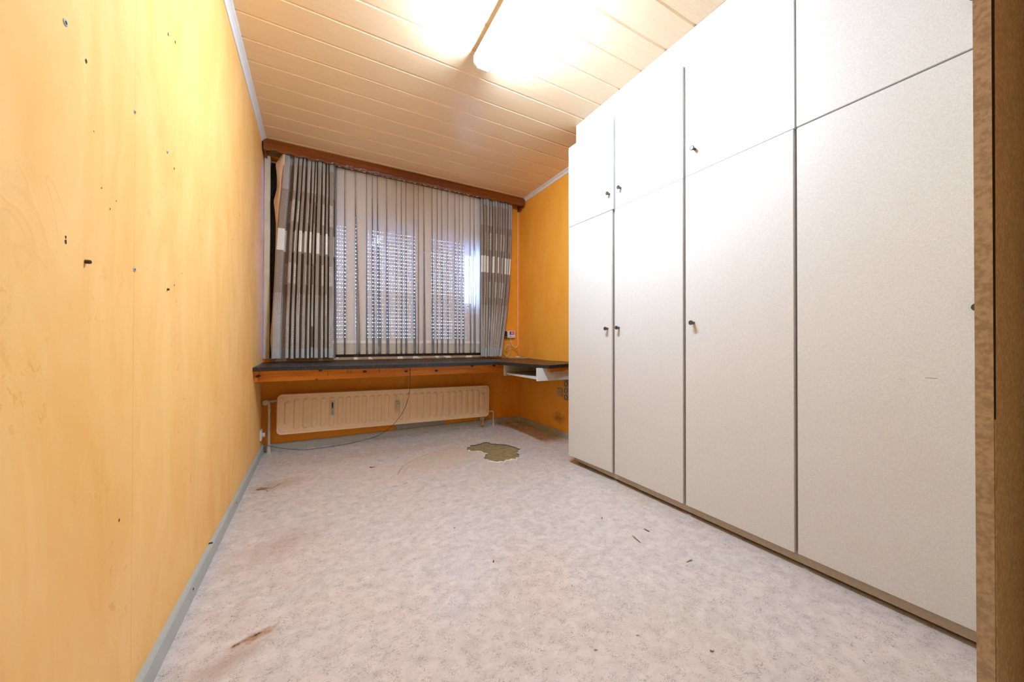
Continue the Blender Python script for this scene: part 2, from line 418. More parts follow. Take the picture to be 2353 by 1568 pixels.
def strip_mat():
    m = M('sill_strip_painted_glints'); m.set(Roughness=0.45); P = m.pos((1, 0.0, 0.6), (0, 0.25, 0)); 
    n = m.noise(P, 9, 1, 0.3)
    c = m.mix(m.mapr(n, 0.56, 0.57, 0, 1), (0.42, 0.31, 0.22), (0.80, 0.76, 0.72))  # white blocks paint in reflected light along the strip
    c = m.mix(m.mapr(m.noise(m.pos(), 60, 3), 0.5, 0.7, 0, 0.5), c, (0.28, 0.19, 0.13)); m.col(c); return m.m
MAT['strip'] = strip_mat()

# ---- woven curtain with bands of stitched squares (UV in metres of cloth)
def drape_mat(name, off=0.112):
    m = M(name); m.set(Roughness=0.55); m.b.inputs['Specular IOR Level'].default_value = 0.4
    try: m.b.inputs['Sheen Weight'].default_value = 0.15
    except Exception: pass
    uv = m.n('ShaderNodeTexCoord').outputs['UV']; p = m.sep(uv); u, v = p[0], p[1]
    weave = m.n('ShaderNodeMapping'); weave.inputs['Scale'].default_value = (50, 420, 1); m.l(uv, weave.inputs[0])
    wn = m.noise(weave.outputs[0], 1.0, 3, 0.6)
    taupe = m.mix(m.mapr(wn, 0.35, 0.65, 0, 1), (0.215, 0.165, 0.135), (0.33, 0.27, 0.225))
    silver = m.mix(m.mapr(wn, 0.35, 0.65, 0, 1), (0.40, 0.375, 0.36), (0.56, 0.54, 0.525))
    def rowmask(a, b):
        return m.math('MULTIPLY', m.mapr(v, a-0.0015, a+0.0015, 0, 1), m.mapr(v, b-0.0015, b+0.0015, 1, 0))
    per = 0.22
    cu = m.math('FRACT', m.math('DIVIDE', m.math('ADD', u, off+50*per), per))
    colA = m.mapr(cu, 0.495, 0.505, 1, 0); colB = m.mapr(cu, 0.495, 0.505, 0, 1)
    # stitched bricks, standing upright
    def bricks(w2, h2, ms, ca, cb, mort):
        mp = m.n('ShaderNodeMapping'); mp.inputs['Rotation'].default_value = (0, 0, PI/2); m.l(uv, mp.inputs[0])
        b = m.n('ShaderNodeTexBrick'); b.inputs['Scale'].default_value = 1.0
        b.inputs['Brick Width'].default_value = h2; b.inputs['Row Height'].default_value = w2
        b.inputs['Mortar Size'].default_value = ms; b.inputs['Mortar Smooth'].default_value = 0.1
        b.inputs['Color1'].default_value = ca+(1,); b.inputs['Color2'].default_value = cb+(1,); b.inputs['Mortar'].default_value = mort+(1,)
        m.l(mp.outputs[0], b.inputs['Vector']); return b
    bA = bricks(0.0095, 0.017, 0.0015, (0.72, 0.68, 0.64), (0.58, 0.53, 0.48), (0.14, 0.09, 0.065))
    bB = bricks(0.0055, 0.013, 0.0009, (0.98, 0.96, 0.95), (0.90, 0.88, 0.87), (0.50, 0.45, 0.40))
    c = taupe
    # lower third and top turn silvery in blocks
    low = m.mapr(v, 1.10, 1.30, 0.95, 0)
    blk = m.mapr(m.math('FRACT', m.math('DIVIDE', m.math('ADD', u, off+20.05), 0.31)), 0.62, 0.63, 0.8, 0.35)
    c = m.mix(m.math('MULTIPLY', low, blk), c, silver)
    top = m.mapr(v, 2.13, 2.14, 0, 1)
    blk2 = m.mapr(m.math('FRACT', m.math('DIVIDE', m.math('ADD', u, off+20.11), 0.13)), 0.5, 0.51, 0.1, 0.55)
    c = m.mix(m.math('MULTIPLY', top, blk2), c, silver)
    for a, b, kind in ((1.88, 2.06, 'A'), (1.635, 1.81, 'B'), (1.37, 1.54, 'A'), (1.115, 1.29, 'B2'), (0.845, 1.02, 'A')):
        rm = rowmask(a, b)
        if kind == 'A': k = m.math('MULTIPLY', rm, colA); c = m.mix(k, c, bA.outputs['Color'])
        elif kind == 'B': k = m.math('MULTIPLY', rm, colB); c = m.mix(k, c, bB.outputs['Color'])
        else: k = m.math('MULTIPLY', m.math('MULTIPLY', rm, colB), 0.45); c = m.mix(k, c, bA.outputs['Color'])
    hem = m.mapr(v, 0.835, 0.838, 1, 0)
    c = m.mix(hem, c, m.mix(m.mapr(wn, 0.35, 0.65, 0, 1), (0.34, 0.345, 0.37), (0.50, 0.51, 0.54)))
    head = m.mapr(v, 2.355, 2.357, 0, 1); c = m.mix(head, c, (0.36, 0.35, 0.345))
    m.col(c); m.bump(wn, 0.25, 0.001)
    return m.m
MAT['drape'] = drape_mat('patterned_drape_cloth')
MAT['lining'] = plain('peach_lining', (0.70, 0.46, 0.30), 0.6, var=0.04)

def sheer_mat(name, alpha, trans, color):
    m = M(name); t = m.t; t.nodes.remove(m.b)
    d = m.n('ShaderNodeBsdfDiffuse'); tr = m.n('ShaderNodeBsdfTranslucent'); tp = m.n('ShaderNodeBsdfTransparent')
    uvn = m.noise(m.pos((600, 600, 90)), 1.0, 2)
    cc = m.mix(m.mapr(uvn, 0.3, 0.7, 0, 1), tuple(x*0.93 for x in color), color)
    m.l(cc, d.inputs[0]); m.l(cc, tr.inputs[0]); tp.inputs[0].default_value = (1, 1, 1, 1)
    a = m.n('ShaderNodeMixShader'); a.inputs[0].default_value = trans; m.l(d.outputs[0], a.inputs[1]); m.l(tr.outputs[0], a.inputs[2])
    b = m.n('ShaderNodeMixShader'); b.inputs[0].default_value = alpha; m.l(a.outputs[0], b.inputs[1]); m.l(tp.outputs[0], b.inputs[2])
    m.l(b.outputs[0], m.out.inputs[0]); return m.m
MAT['sheer'] = sheer_mat('sheer_voile', 0.15, 0.26, (0.95, 0.88, 0.85))
MAT['sheer_single_shaded'] = sheer_mat('voile_single_layer_shaded', 0.52, 0.40, (0.62, 0.60, 0.66))  # single layer of the same cloth, pleat-gap shade painted into its colour
MAT['sheer_hem'] = sheer_mat('voile_hem', 0.05, 0.30, (0.80, 0.72, 0.62))
MAT['sheer_band'] = sheer_mat('voile_satin_band', 0.05, 0.15, (0.97, 0.94, 0.92))

def glass_mat():
    m = M('window_glass'); t = m.t; t.nodes.remove(m.b)
    g = m.n('ShaderNodeBsdfGlossy'); g.inputs['Roughness'].default_value = 0.02; tp = m.n('ShaderNodeBsdfTransparent')
    tp.inputs[0].default_value = (0.93, 0.96, 0.97, 1)
    fr = m.n('ShaderNodeFresnel'); fr.inputs[0].default_value = 1.45
    b = m.n('ShaderNodeMixShader'); m.l(fr.outputs[0], b.inputs[0]); m.l(tp.outputs[0], b.inputs[1]); m.l(g.outputs[0], b.inputs[2])
    m.l(b.outputs[0], m.out.inputs[0]); return m.m
MAT['glass'] = glass_mat()
MAT['slat'] = plain('grey_pvc_slat', (0.36, 0.38, 0.44), 0.5, var=0.03)
def slat_thin():
    m = M('thin_pvc_slat'); m.set(Roughness=0.5); m.b.inputs['Base Color'].default_value = (0.34, 0.37, 0.44, 1)
    tr = m.n('ShaderNodeBsdfTranslucent'); tr.inputs[0].default_value = (0.9, 0.95, 1, 1)
    mx = m.n('ShaderNodeMixShader'); mx.inputs[0].default_value = 0.05
    m.l(m.b.outputs[0], mx.inputs[1]); m.l(tr.outputs[0], mx.inputs[2]); m.l(mx.outputs[0], m.out.inputs[0]); return m.m
MAT['slat_thin'] = slat_thin()
def emis(name, col_, s):
    m = M(name); m.set(Roughness=0.4); m.b.inputs['Base Color'].default_value = (0.9, 0.9, 0.9, 1)
    m.b.inputs['Emission Color'].default_value = col_; m.b.inputs['Emission Strength'].default_value = s; return m.m
MAT['lamp'] = emis('lit_diffuser', LAMP_COLOR, LAMP_STRENGTH)

# ================================================================== ROOM SHELL
structure(MB().box(XL-0.12, XL, YR, YB+0.25, -0.05, 2.62).build('wall_left', MAT['wall'], origin=(XL, 1.3, 0)))
WL = bpy.data.objects['wall_left']
structure(MB().box(XR, XR+0.12, YR, YB+0.25, -0.05, 2.62).build('wall_right', MAT['wall_right'], origin=(XR, 1.3, 0)))
structure(MB().box(XL, XR, YR-0.12, YR, -0.05, 2.62).build('wall_rear', MAT['wall'], origin=(0.8, YR, 0)))
WX0, WX1, WZ0, WZ1 = XL+0.006, 1.60, 0.757, 2.42
wb = MB()
wb.box(XL, XR, YB, YB+0.22, -0.05, WZ0).box(XL, XR, YB, YB+0.22, WZ1, 2.62).box(WX1, XR, YB, YB+0.22, WZ0, WZ1)
WB = structure(wb.build('wall_back', MAT['wall_back'], origin=(0.8, YB, 0)))
# bare strip of unpapered wall under the radiator
MB().box(0.661, 1.147, YB-0.003, YB+0.002, 0.052, 0.125).build('bare_patch', MAT['paper'], WB)['label'] = 'grey unpapered strip of wall under the radiator'

# ---- floor with the torn hole
hole = [(1.096,2.754),(1.112,2.772),(1.120,2.80),(1.150,2.806),(1.164,2.842),(1.21,2.838),(1.268,2.852),(1.30,2.872),(1.336,2.865),(1.350,2.838),(1.345,2.806),(1.372,2.79),(1.40,2.755),(1.44,2.722),
        (1.450,2.715),(1.462,2.68),(1.470,2.64),(1.486,2.611),(1.482,2.57),(1.500,2.547),(1.470,2.528),(1.452,2.512),(1.439,2.486),(1.405,2.462),(1.418,2.435),(1.401,2.406),(1.385,2.375),(1.352,2.365),
        (1.331,2.326),(1.30,2.352),(1.277,2.338),(1.25,2.348),(1.225,2.322),(1.196,2.344),(1.176,2.338),(1.151,2.369),(1.138,2.40),(1.147,2.438),(1.127,2.455),(1.136,2.486),(1.155,2.512),(1.165,2.545),(1.198,2.556),(1.186,2.575),
        (1.172,2.593),(1.178,2.63),(1.150,2.669),(1.118,2.668),(1.099,2.685),(1.106,2.72)]
FL = struct_root('floor', (0.8, 1.3, 0))
bm = bmesh.new()
outer = [(XL, YR), (XR, YR), (XR, YB), (XL, YB)]
def loop(pts, z):
    vs = [bm.verts.new((x, y, z)) for x, y in pts]
    return vs, [bm.edges.new((vs[i], vs[(i+1) % len(vs)])) for i in range(len(vs))]
v1, e1 = loop(outer, 0); v2, e2 = loop(hole, 0)
bmesh.ops.triangle_fill(bm, use_beauty=True, edges=e1+e2)
for f in bm.faces:
    if f.normal.z < 0: f.normal_flip()
lin = MB().bm(bm); lin.build('linoleum', MAT['floor'], FL)
hw = MB(); n = len(hole)
hw.add([(x, y, 0) for x, y in hole]+[(x, y, -0.007) for x, y in hole], [(i, (i+1) % n, n+(i+1) % n, n+i) for i in range(n)])
hw.build('cut_edge', MAT['lino_dark'], FL)
MB().box(XL, XR, YR, YB, -0.05, -0.006).build('screed', MAT['screed'], FL)['label'] = 'bare screed showing through the torn hole'
# pale torn lips where the layer has split
rl = MB(); cx = sum(p[0] for p in hole)/n; cy = sum(p[1] for p in hole)/n
for i in list(range(27, 36))+list(range(39, 49)):
    a = Vector((*hole[i], 0)); b = Vector((*hole[(i+1) % n], 0)); c0 = Vector((cx, cy, 0))
    k = 0.03+0.05*random.random()
    oa = a+(a-c0)*k; ob = b+(b-c0)*(0.03+0.05*random.random())
    ai = a-(a-c0)*0.02; bi = b-(b-c0)*0.02
    rl.add([ai+Vector((0, 0, .004)), bi+Vector((0, 0, .004)), ob+Vector((0, 0, .0012)), oa+Vector((0, 0, .0012)), ai+Vector((0, 0, .001)), bi+Vector((0, 0, .001))], [(0, 1, 2, 3), (4, 5, 1, 0)])
rl.build('torn_lip', MAT['torn'], FL)

# ---- ceiling: slab plus single planks
CE = struct_root('ceiling', (0.8, 1.3, H))
MB().box(XL, XR, YR, YB+0.2, H+0.012, H+0.1).build('slab', MAT['gap'], CE)
joints = [3.159-0.1715*k for k in range(-2, 25)]
bmw = 0.1715
prof = [(0.0015, 0.0012), (0.0, 0.010), (-0.006, 0.010), (-0.006, 0.0085), (0.0, 0.0085)]
def plank_mesh():
    # cross-section in (y, z), y from 0 .. pitch; rounded lips, tongue recess on the far side
    g = 0.0068; w2 = bmw
    pts = [(g, 0.009), (g+0.0004, 0.0066), (g+0.0065, 0.0), (w2-0.003, 0.0), (w2-0.0004, 0.0022), (w2-0.0004, 0.009), (w2-0.0004, 0.012), (g, 0.012)]
    mb = MB().prism(pts, 'X', XL+0.002, XR-0.002)
    # tongue closing the joint
    mb.prism([(-0.0004, 0.0066), (g+0.001, 0.0066), (g+0.001, 0.012), (-0.0004, 0.012)], 'X', XL+0.004, XR-0.004)
    me = bpy.data.meshes.new('plank'); me.from_pydata(mb.v, [], mb.f); me.materials.append(MAT['plank']); me.update(); return me
pm = plank_mesh()
for k, y in enumerate(joints):
    y0 = y-bmw
    if y0 < YR-0.2 or y0+bmw > YB+0.1: continue
    o = bpy.data.objects.new('plank', pm); link(o); o.parent = CE
    o.location = Vector((0, y0, H))-Vector((0.8, 1.3, H))
# coves
def cove(name, x, sx, y0, y1):
    s = 0.031
    pts = [(x, H), (x+sx*s, H), (x+sx*s, H-0.004), (x+sx*0.020, H-0.010), (x+sx*0.011, H-0.018), (x+sx*0.005, H-s+0.001), (x+sx*0.004, H-s), (x, H-s)]
    if sx < 0: pts = pts[::-1]
    return structure(MB().prism(pts, 'Y', y0, y1).build(name, MAT['cove']))
cove('trim_1', XL, 1, YR, 3.362); cove('trim_2', XR, -1, 2.06, 3.362)
# skirtings
def skirt_x(name, x, sx, y0, y1, h=0.056):
    pts = [(x, 0), (x+sx*0.016, 0), (x+sx*0.015, h-0.006), (x+sx*0.011, h), (x, h)]
    if sx < 0: pts = pts[::-1]
    return structure(MB().prism(pts, 'Y', y0, y1).build(name, MAT['skirt']))
bl = skirt_x('baseboard_left', XL, 1, YR, YB, 0.062)
br = skirt_x('baseboard_right', XR, -1, 2.04, YB-0.02, 0.052)
pts = [(YB, 0), (YB, 0.055), (YB-0.011, 0.055), (YB-0.015, 0.049), (YB-0.016, 0)]
bb = structure(MB().prism(pts, 'X', XL+0.016, 1.90).build('baseboard_back', MAT['skirt']))
ring = MB()
cv = [(1.90+0.125*math.sin(t), YB-0.016-0.03*(1-math.cos(t))) for t in [i*PI/2/8 for i in range(9)]]
for a, b in zip(cv[:-1], cv[1:]):
    ring.add([(a[0], a[1], 0), (b[0], b[1], 0), (b[0], b[1]+.008, .053), (a[0], a[1]+.008, .053), (a[0], YB, .053), (b[0], YB, .053)], [(0, 1, 2, 3), (3, 2, 5, 4)])
ring.build('curved_end', MAT['skirt'], bb)
# screws and chips on the left skirting
for y, z in ((1.60, .035), (2.35, .035)):
    MB().lathe([(0.004, 0), (0.004, 0.0015)], (XL+0.0155, y, z), (1, 0, 0), 10).build('screw', MAT['rust'], bl)
MB().box(XL+0.001, XL+0.013, 1.862, 1.874, 0.060, 0.0633).build('chipped_notch', MAT['hole'], bl)

# ================================================================== WINDOW
W = struct_root('window_1', (0.6, YB, 0.757))
MB().box(WX0, -0.337, YB-0.018, YB+0.02, 0.752, 2.415, 0.003).box(-0.345, -0.337, YB+0.02, YB+0.07, 0.752, 2.41).build('jamb', MAT['cream'], W)
MB().box(WX0, -0.300, YB+0.055, YB+0.10, 0.76, 2.41).build('side_frame', MAT['cream'], W)
MB().box(1.50, WX1, YB+0.03, YB+0.09, 0.76, 2.41).build('side_frame', MAT['cream'], W)
for a, b in ((0.24, 0.39), (0.872, 1.022)):
    MB().box(a, a+0.07, YB+0.03, YB+0.09, 0.84, 2.32, 0.005).box(b-0.07, b, YB+0.03, YB+0.09, 0.84, 2.32, 0.005).build('mullion', MAT['cream'], W)
MB().box(-0.30, 1.50, YB+0.03, YB+0.09, 2.30, 2.41, 0.005).build('head_rail', MAT['cream'], W)
MB().box(-0.30, 1.50, YB+0.03, YB+0.09, 0.76, 0.85, 0.005).build('bottom_rail', MAT['cream'], W)
for a, b in ((-0.30, 0.24), (0.39, 0.872), (1.022, 1.50)):
    MB().box(a, b, YB+0.058, YB+0.062, 0.84, 2.31).build('pane', MAT['glass'], W)
MB().box(-0.336, 1.60, YB-0.012, YB+0.03, 0.757, 0.80).build('gap_shade_strip', MAT['darkwood'], W)  # near-black strip stands in for the shadowed gap below the curtain
MB().box(-0.336, 1.62, YB-0.030, YB-0.012, 0.733, 0.7565, 0.002).build('sill_strip', MAT['strip'], W)
MB().box(-0.334, -0.300, YB+0.02, YB+0.05, 0.80, 2.38).build('dark_reveal', MAT['gap'], W)
for z in (1.0, 1.25, 1.62, 2.1):
    MB().lathe([(0.006, 0), (0.006, 0.05)], (-0.325, YB+0.014, z), (0, 0, 1), 10).build('hinge', MAT['black'], W)

# ---- roller shutter: single slats with punched slots
S = thing('roller_shutter', 'lowered roller shutter of grey slats with light slots behind the sheer curtain', 'shutter', (0.57, YB+0.15, 0.757))
SY = YB+0.15; SX0, SX1, PITCH = -0.34, 1.425, 0.0356
def slat_mesh(sh):
    mb = MB(); y0, y1 = 0, 0.008; h = PITCH
    if sh <= 0:
        mb.prism([(0, 0), (0.004, 0.002), (0.008, 0.009), (0.008, h-0.009), (0.004, h-0.001), (0, h+0.001)], 'X', SX0, SX1)
    else:
        z0 = 0.004; z1 = z0+sh
        mb.box(SX0, SX1, y0, y1, 0, z0); mb.box(SX0, SX1, y0, y1, z1, h)
        x = SX0
        while x < SX1:
            mb.box(x, min(x+0.0125, SX1), y0+0.001, y1-0.001, z0, z1); x += 0.0222
    me = bpy.data.meshes.new('slat'); me.from_pydata(mb.v, [], mb.f); me.materials.append(MAT['slat_thin'] if sh > 0 else MAT['slat']); me.update(); return me
SM = {h: slat_mesh(h) for h in (0, 0.0018, 0.0032, 0.0052)}
k = 0; z = 0.757
while z < 2.36:
    if z < 0.90: h = 0
    elif z < 1.02: h = 0.0018
    elif z < 1.13: h = 0.0032
    elif z < 1.38: h = 0.0018
    elif z < 1.56: h = 0.0052
    elif z < 1.60: h = 0.0032
    elif z < 1.86: h = 0.0052
    elif z < 1.97: h = 0.0032
    elif z < 2.10: h = 0.0018
    else: h = 0
    o = bpy.data.objects.new('slat', SM[h]); link(o); o.parent = S; o.location = Vector((0, SY, z))-Vector((0.57, YB+0.15, 0.757)); z += PITCH; k += 1
MB().box(SX0-0.02, 1.62, YB+0.10, YB+0.22, 2.32, 2.44).build('shutter_box', MAT['slat'], S)
MB().box(1.425, 1.60, YB+0.15, YB+0.17, 0.757, 1.325).box(1.495, 1.60, YB+0.15, YB+0.17, 1.325, 1.85).box(1.425, 1.60, YB+0.15, YB+0.17, 1.85, 2.33).build('slit_cover', MAT['slat'], S)  # added cover, shaped to leave one bright slit open beside the slats

# ================================================================== PELMET (curtain valance board)
YV = 3.361
PEL = thing('curtain_pelmet', 'long mahogany coloured pelmet board with wavy lower edge above the window', 'pelmet', (0.83, YV, 2.41))
mb = MB(); N = 240; vs = []
for i in range(N+1):
    x = -0.372+(2.020+0.372)*i/N
    zb = 2.412+0.0045*math.sin(x*2*PI/0.11)+0.002*math.sin(x*2*PI/0.037)
    for (yy, zz) in ((YV, zb), (YV-0.003, zb+0.012), (YV-0.003, zb+0.05), (YV, 2.478), (YV, 2.497), (YV+0.014, 2.497), (YV+0.014, zb)):
        vs.append((x, yy, zz))
fs = []
for i in range(N):
    for k in range(7):
        a = i*7+k; b = i*7+(k+1) % 7; fs.append((a, a+7, b+7, b))
fs += [tuple(range(6, -1, -1)), tuple(N*7+k for k in range(7))]
mb.add(vs, fs); mb.build('front_board', MAT['mahogany'], PEL)
for x0, x1 in ((-0.372, -0.357), (2.005, 2.020)):
    mb = MB(); poly = []
    for i in range(13):
        t = i/12; yy = YV+0.014+(YB-YV-0.016)*t; poly.append((yy, 2.408+0.006*math.sin(t*PI*2.2)-0.022*t*t))
    poly += [(YB-0.002, 2.497), (YV+0.014, 2.497)]
    mb.prism(poly, 'X', x0, x1).build('end_board', MAT['mahogany'], PEL)
MB().box(-0.355, 2.003, YV+0.03, YB-0.002, 2.470, 2.492).build('rail_board', MAT['raw'], PEL)
MB().box(-0.35, 2.0, YV+0.045, YV+0.055, 2.446, 2.470).box(-0.35, 2.0, YV+0.078, YV+0.088, 2.446, 2.470).build('curtain_rail', MAT['cream'], PEL)
MB().box(-0.337, 1.6, YB-0.02, YB-0.002, 2.425, 2.470).build('back_batten', MAT['raw'], PEL)
st = MB().tube(spline([(-0.262, YV+0.04, 2.47), (-0.262, YV+0.035, 2.42), (-0.255, YV+0.03, 2.36), (-0.26, YV+0.035, 2.33)]), 0.0009, 5)
st.build('hanging_thread', MAT['raw'], PEL)

# ================================================================== CURTAINS
def lerp_tab(tab, z):
    for (z0, a), (z1, b) in zip(tab[:-1], tab[1:]):
        if z0 >= z >= z1: return a+(b-a)*(z0-z)/(z0-z1)
    return tab[0][1] if z > tab[0][0] else tab[-1][1]
def drape(parent, left, right, ztop, zbot, nf, amp, y0, seed, name='cloth', first_wide=False):
    rnd = random.Random(seed)
    wd = [rnd.uniform(0.7, 1.35) for _ in range(nf)]
    if first_wide: wd[0] = 2.5
    tot = sum(wd); cum = [0]
    for q in wd: cum.append(cum[-1]+q/tot)
    am = [rnd.uniform(0.75, 1.15) for _ in range(nf)]
    per = 22; nu = nf*per; nz = 90
    topam = [rnd.uniform(0.3, 1.1) for _ in range(nf)]; sw = [rnd.uniform(-1, 1) for _ in range(nf)]
    V = []; UV = []; F = []; base = None
    for j in range(nz+1):
        t = j/nz; z = ztop+(zbot-ztop)*t
        xl, xr = lerp_tab(left, z), lerp_tab(right, z); row = []
        for i in range(nu+1):
            fi = min(i//per, nf-1); ph = (i-fi*per)/per
            s = cum[fi]+(cum[fi+1]-cum[fi])*ph
            th = 2*PI*ph
            q = math.tanh(2.4*math.sin(th))/math.tanh(2.4)
            a = amp*am[fi]*(0.72+0.28*min(1, t*4))
            if t < 0.07: a *= 0.55+topam[fi]*0.45*t/0.07
            wob = 0.003*math.sin(5*z+fi*1.7+ph*3)
            x = xl+(xr-xl)*s-0.012*math.sin(2*th)*(cum[fi+1]-cum[fi])*nf/1.0*0.5 + 0.004*sw[fi]*math.sin(3.1*t+fi)*math.sin(th)
            x += 0.006*math.exp(-t*14)*math.sin(th*2+fi*2.1)
            y = y0-a*q+wob+0.010*math.sin(7*s+2*t)*t
            if i in (0, nu): y = y0+0.0
            row.append(Vector((x, y, z+0.003*math.sin(fi*2.3)*t+0.0025*math.sin(th)*(t > 0.98))))
        if base is None:
            # arc length taken midway so the woven squares run straight down
            base = [0]
            for a_, b_ in zip(row[:-1], row[1:]): base.append(base[-1]+math.hypot((b_-a_).x, (b_-a_).y)*1.0)
            sc_ = 1.25
            base = [q*sc_ for q in base]
        for i, q in enumerate(row):
            V.append(q); UV.append((base[i], z))
    for j in range(nz):
        for i in range(nu):
            a = j*(nu+1)+i; F.append((a, a+1, a+nu+2, a+nu+1))
    return mk(name, V, F, MAT['drape'], parent, True, UV)
DL = thing('drape_curtain', 'taupe and silver patterned drape with peach lining gathered at the left end', 'curtain', (-0.08, 3.42, 0.757), group='patterned drapes')
LL = [(2.437, -0.232), (2.16, -0.246), (1.815, -0.274), (1.637, -0.284), (1.097, -0.305), (0.757, -0.312)]
drape(DL, LL, [(2.437, 0.134), (0.757, 0.142)], 2.437, 0.757, 11, 0.031, 3.408, 3, first_wide=True)
# lining turned out at the edge
out = [(2.437, -0.239, 3.40), (2.40, -0.262, 3.40), (2.365, -0.280, 3.405), (2.329, -0.296, 3.41), (2.25, -0.288, 3.415), (2.167, -0.283, 3.42), (2.10, -0.295, 3.42), (2.032, -0.309, 3.42), (1.95, -0.300, 3.42), (1.848, -0.293, 3.425), (1.565, -0.297, 3.425), (1.2, -0.311, 3.425), (0.922, -0.326, 3.425), (0.765, -0.318, 3.42)]
V = []; F = []; nj = 80; nk = 7
for j in range(nj+1):
    z = 2.437+(0.765-2.437)*j/nj
    xo = lerp_tab([(a, b) for a, b, c in out], z); yo = lerp_tab([(a, c) for a, b, c in out], z); xi = lerp_tab(LL, z)+0.004
    for k in range(nk+1):
        t = k/nk; V.append((xo+(xi-xo)*t, yo-0.013*math.sin(PI*t)-0.02*t+0.004*math.sin(z*19+t*4), z))
for j in range(nj):
    for k in range(nk): a = j*(nk+1)+k; F.append((a, a+1, a+nk+2, a+nk+1))
mk('lining', V, F, MAT['lining'], DL, True)['label'] = 'peach lining folded outwards at the drape edge'
DR = thing('drape_curtain', 'narrower patterned taupe and silver drape gathered beside the corner with the cables', 'curtain', (1.7, 3.42, 0.742), group='patterned drapes')
drape(DR, [(2.445, 1.512), (0.742, 1.518)], [(2.445, 1.897), (2.0, 1.885), (1.5, 1.862), (1.2, 1.83), (0.742, 1.762)], 2.445, 0.742, 12, 0.028, 3.410, 11)
# gathered heading tapes
for root, x0, x1, sd in ((DL, -0.23, 0.134, 1), (DR, 1.514, 1.895, 2)):
    rnd = random.Random(sd); P = []
    nn = 60
    for i in range(nn+1):
        P.append((x0+(x1-x0)*i/nn, 3.392+rnd.uniform(-0.008, 0.010), 2.430+rnd.uniform(-0.006, 0.006)))
    MB().tube(P, 0.0045, 6).build('heading_tape', MAT['black'], root)

SH = thing('sheer_curtain', 'pleated cream voile curtain hanging before the lowered shutter', 'curtain', (0.83, 3.45, 0.78))
pl = [0.10, 0.141, 0.210, 0.297, 0.391, 0.440, 0.483, 0.565, 0.655, 0.700, 0.742, 0.818, 0.863, 0.915, 0.997, 1.050, 1.097, 1.160, 1.238, 1.285, 1.325, 1.407, 1.450, 1.521, 1.56]
gaps = [0, .006, .014, .042, .012, .028, .038, .024, .010, .012, .014, .026, .010, .018, .024, .012, .016, .010, .022, .010, .014, .014, .024, .012, 0]
def sheer_part(name, mat, z0, z1, nz, dy=0.0, single=True):
    v, f = sheer_rows(z0, z1, nz, dy); o = mk(name, v, f, mat, SH, True)
    if single:
        o.data.materials.append(MAT['sheer_single_shaded'])
        mcol = 9*(len(pl)-1)-1
        for i, p in enumerate(o.data.polygons):
            if (i % mcol) % 9 in (7, 8): p.material_index = 1
    return o
def sheer_rows(z0, z1, nz, dy=0.0):
    V = []; F = []; m_ = None
    for j in range(nz+1):
        z = z0+(z1-z0)*j/nz; t = (2.42-z)/(2.42-0.78); row = []
        for i in range(len(pl)-1):
            a, b = pl[i], pl[i+1]; g = gaps[i]*max(0, min(1, (t-0.12)/0.75))+0.002; g2 = g
            sway = 0.004*math.sin(i*1.9+z*1.6)*t
            y = 3.446+dy; bow = 0.006+0.006*t
            row += [(a+g+sway, y-0.002), (a+g+(b-a-g)*0.25+sway, y-bow*0.8), (a+g+(b-a-g)*0.5+sway, y-bow+0.002), (a+g+(b-a-g)*0.8+sway, y-bow*0.5), (b+sway*0.5, y+0.001),
                    (b+0.001, y+0.010), (b-0.007-0.004*t, y+0.020), (b-0.004+gaps[i+1]*0.5*t, y+0.026), (b+gaps[i+1]*t+0.004, y+0.018)]
        m_ = len(row); V += [(x, y, z) for x, y in row]
    for j in range(nz):
        for i in range(m_-1): a = j*m_+i; F.append((a, a+1, a+m_+1, a+m_))
    return V, F
sheer_part('voile', MAT['sheer'], 2.425, 0.892, 60)
sheer_part('hem', MAT['sheer_hem'], 0.892, 0.783, 8, -0.001)
sheer_part('satin_band', MAT['sheer_band'], 0.905, 0.882, 2, -0.003)
P = []
for i in range(130):
    x = 0.13+1.39*i/129; P.append((x, 3.405+0.006*math.sin(i*2.1), 2.428+0.005*math.sin(i*1.35)))
MB().tube(P, 0.005, 6).build('heading_ruffle', MAT['sheer_band'], SH)

# ================================================================== DESK
DESK = thing('corner_worktop', 'black laminate L shaped worktop across the window and along the right wall', 'worktop', (0.8, 3.2, 0.686))
poly = [(XL+0.001, 2.975), (0.5, 2.90), (1.459, 2.905), (1.593, 2.276), (2.036, 2.345), (2.036, YB-0.034), (XL+0.001, YB-0.034)]
def ztop(x, y):
    k = max(0, min(1, (y-2.9)/0.56))
    return 0.7115+k*(0.017-0.008*(x+0.38)/2.42)+(max(0, x-1.6)/0.44*0.008 if y < 2.9 else 0)
def sheet(top, dz0, dz1, name, mat):
    # vertices of the L: front edge, inner corner, return, back edge
    q = [(XL+0.001, top[0]), (0.5, top[1]), (1.460, top[2]), (1.594, top[3]), (2.036, top[4]), (2.036, 2.92), (2.036, YB-0.034), (1.460, YB-0.034), (0.5, YB-0.034), (XL+0.001, YB-0.034)]
    quads = [(0, 1, 8, 9), (1, 2, 7, 8), (2, 5, 6, 7), (3, 4, 5, 2)]
    ring_ = list(range(10)); m_ = len(q)
    V = [(x, y, ztop(x, y)+dz0) for x, y in q]+[(x, y, ztop(x, y)+dz1) for x, y in q]
    F = [tuple(i+m_ for i in f) for f in quads]+[tuple(reversed(f)) for f in quads]+[(i, (i+1) % m_, m_+(i+1) % m_, m_+i) for i in ring_]
    return mk(name, V, F, mat, DESK)
sheet((2.975, 2.90, 2.905, 2.276, 2.345), -0.0255, -0.001, 'slab', MAT['deskedge'])
sheet((2.978, 2.903, 2.908, 2.279, 2.348), -0.001, 0.0008, 'laminate_top', MAT['desk'])
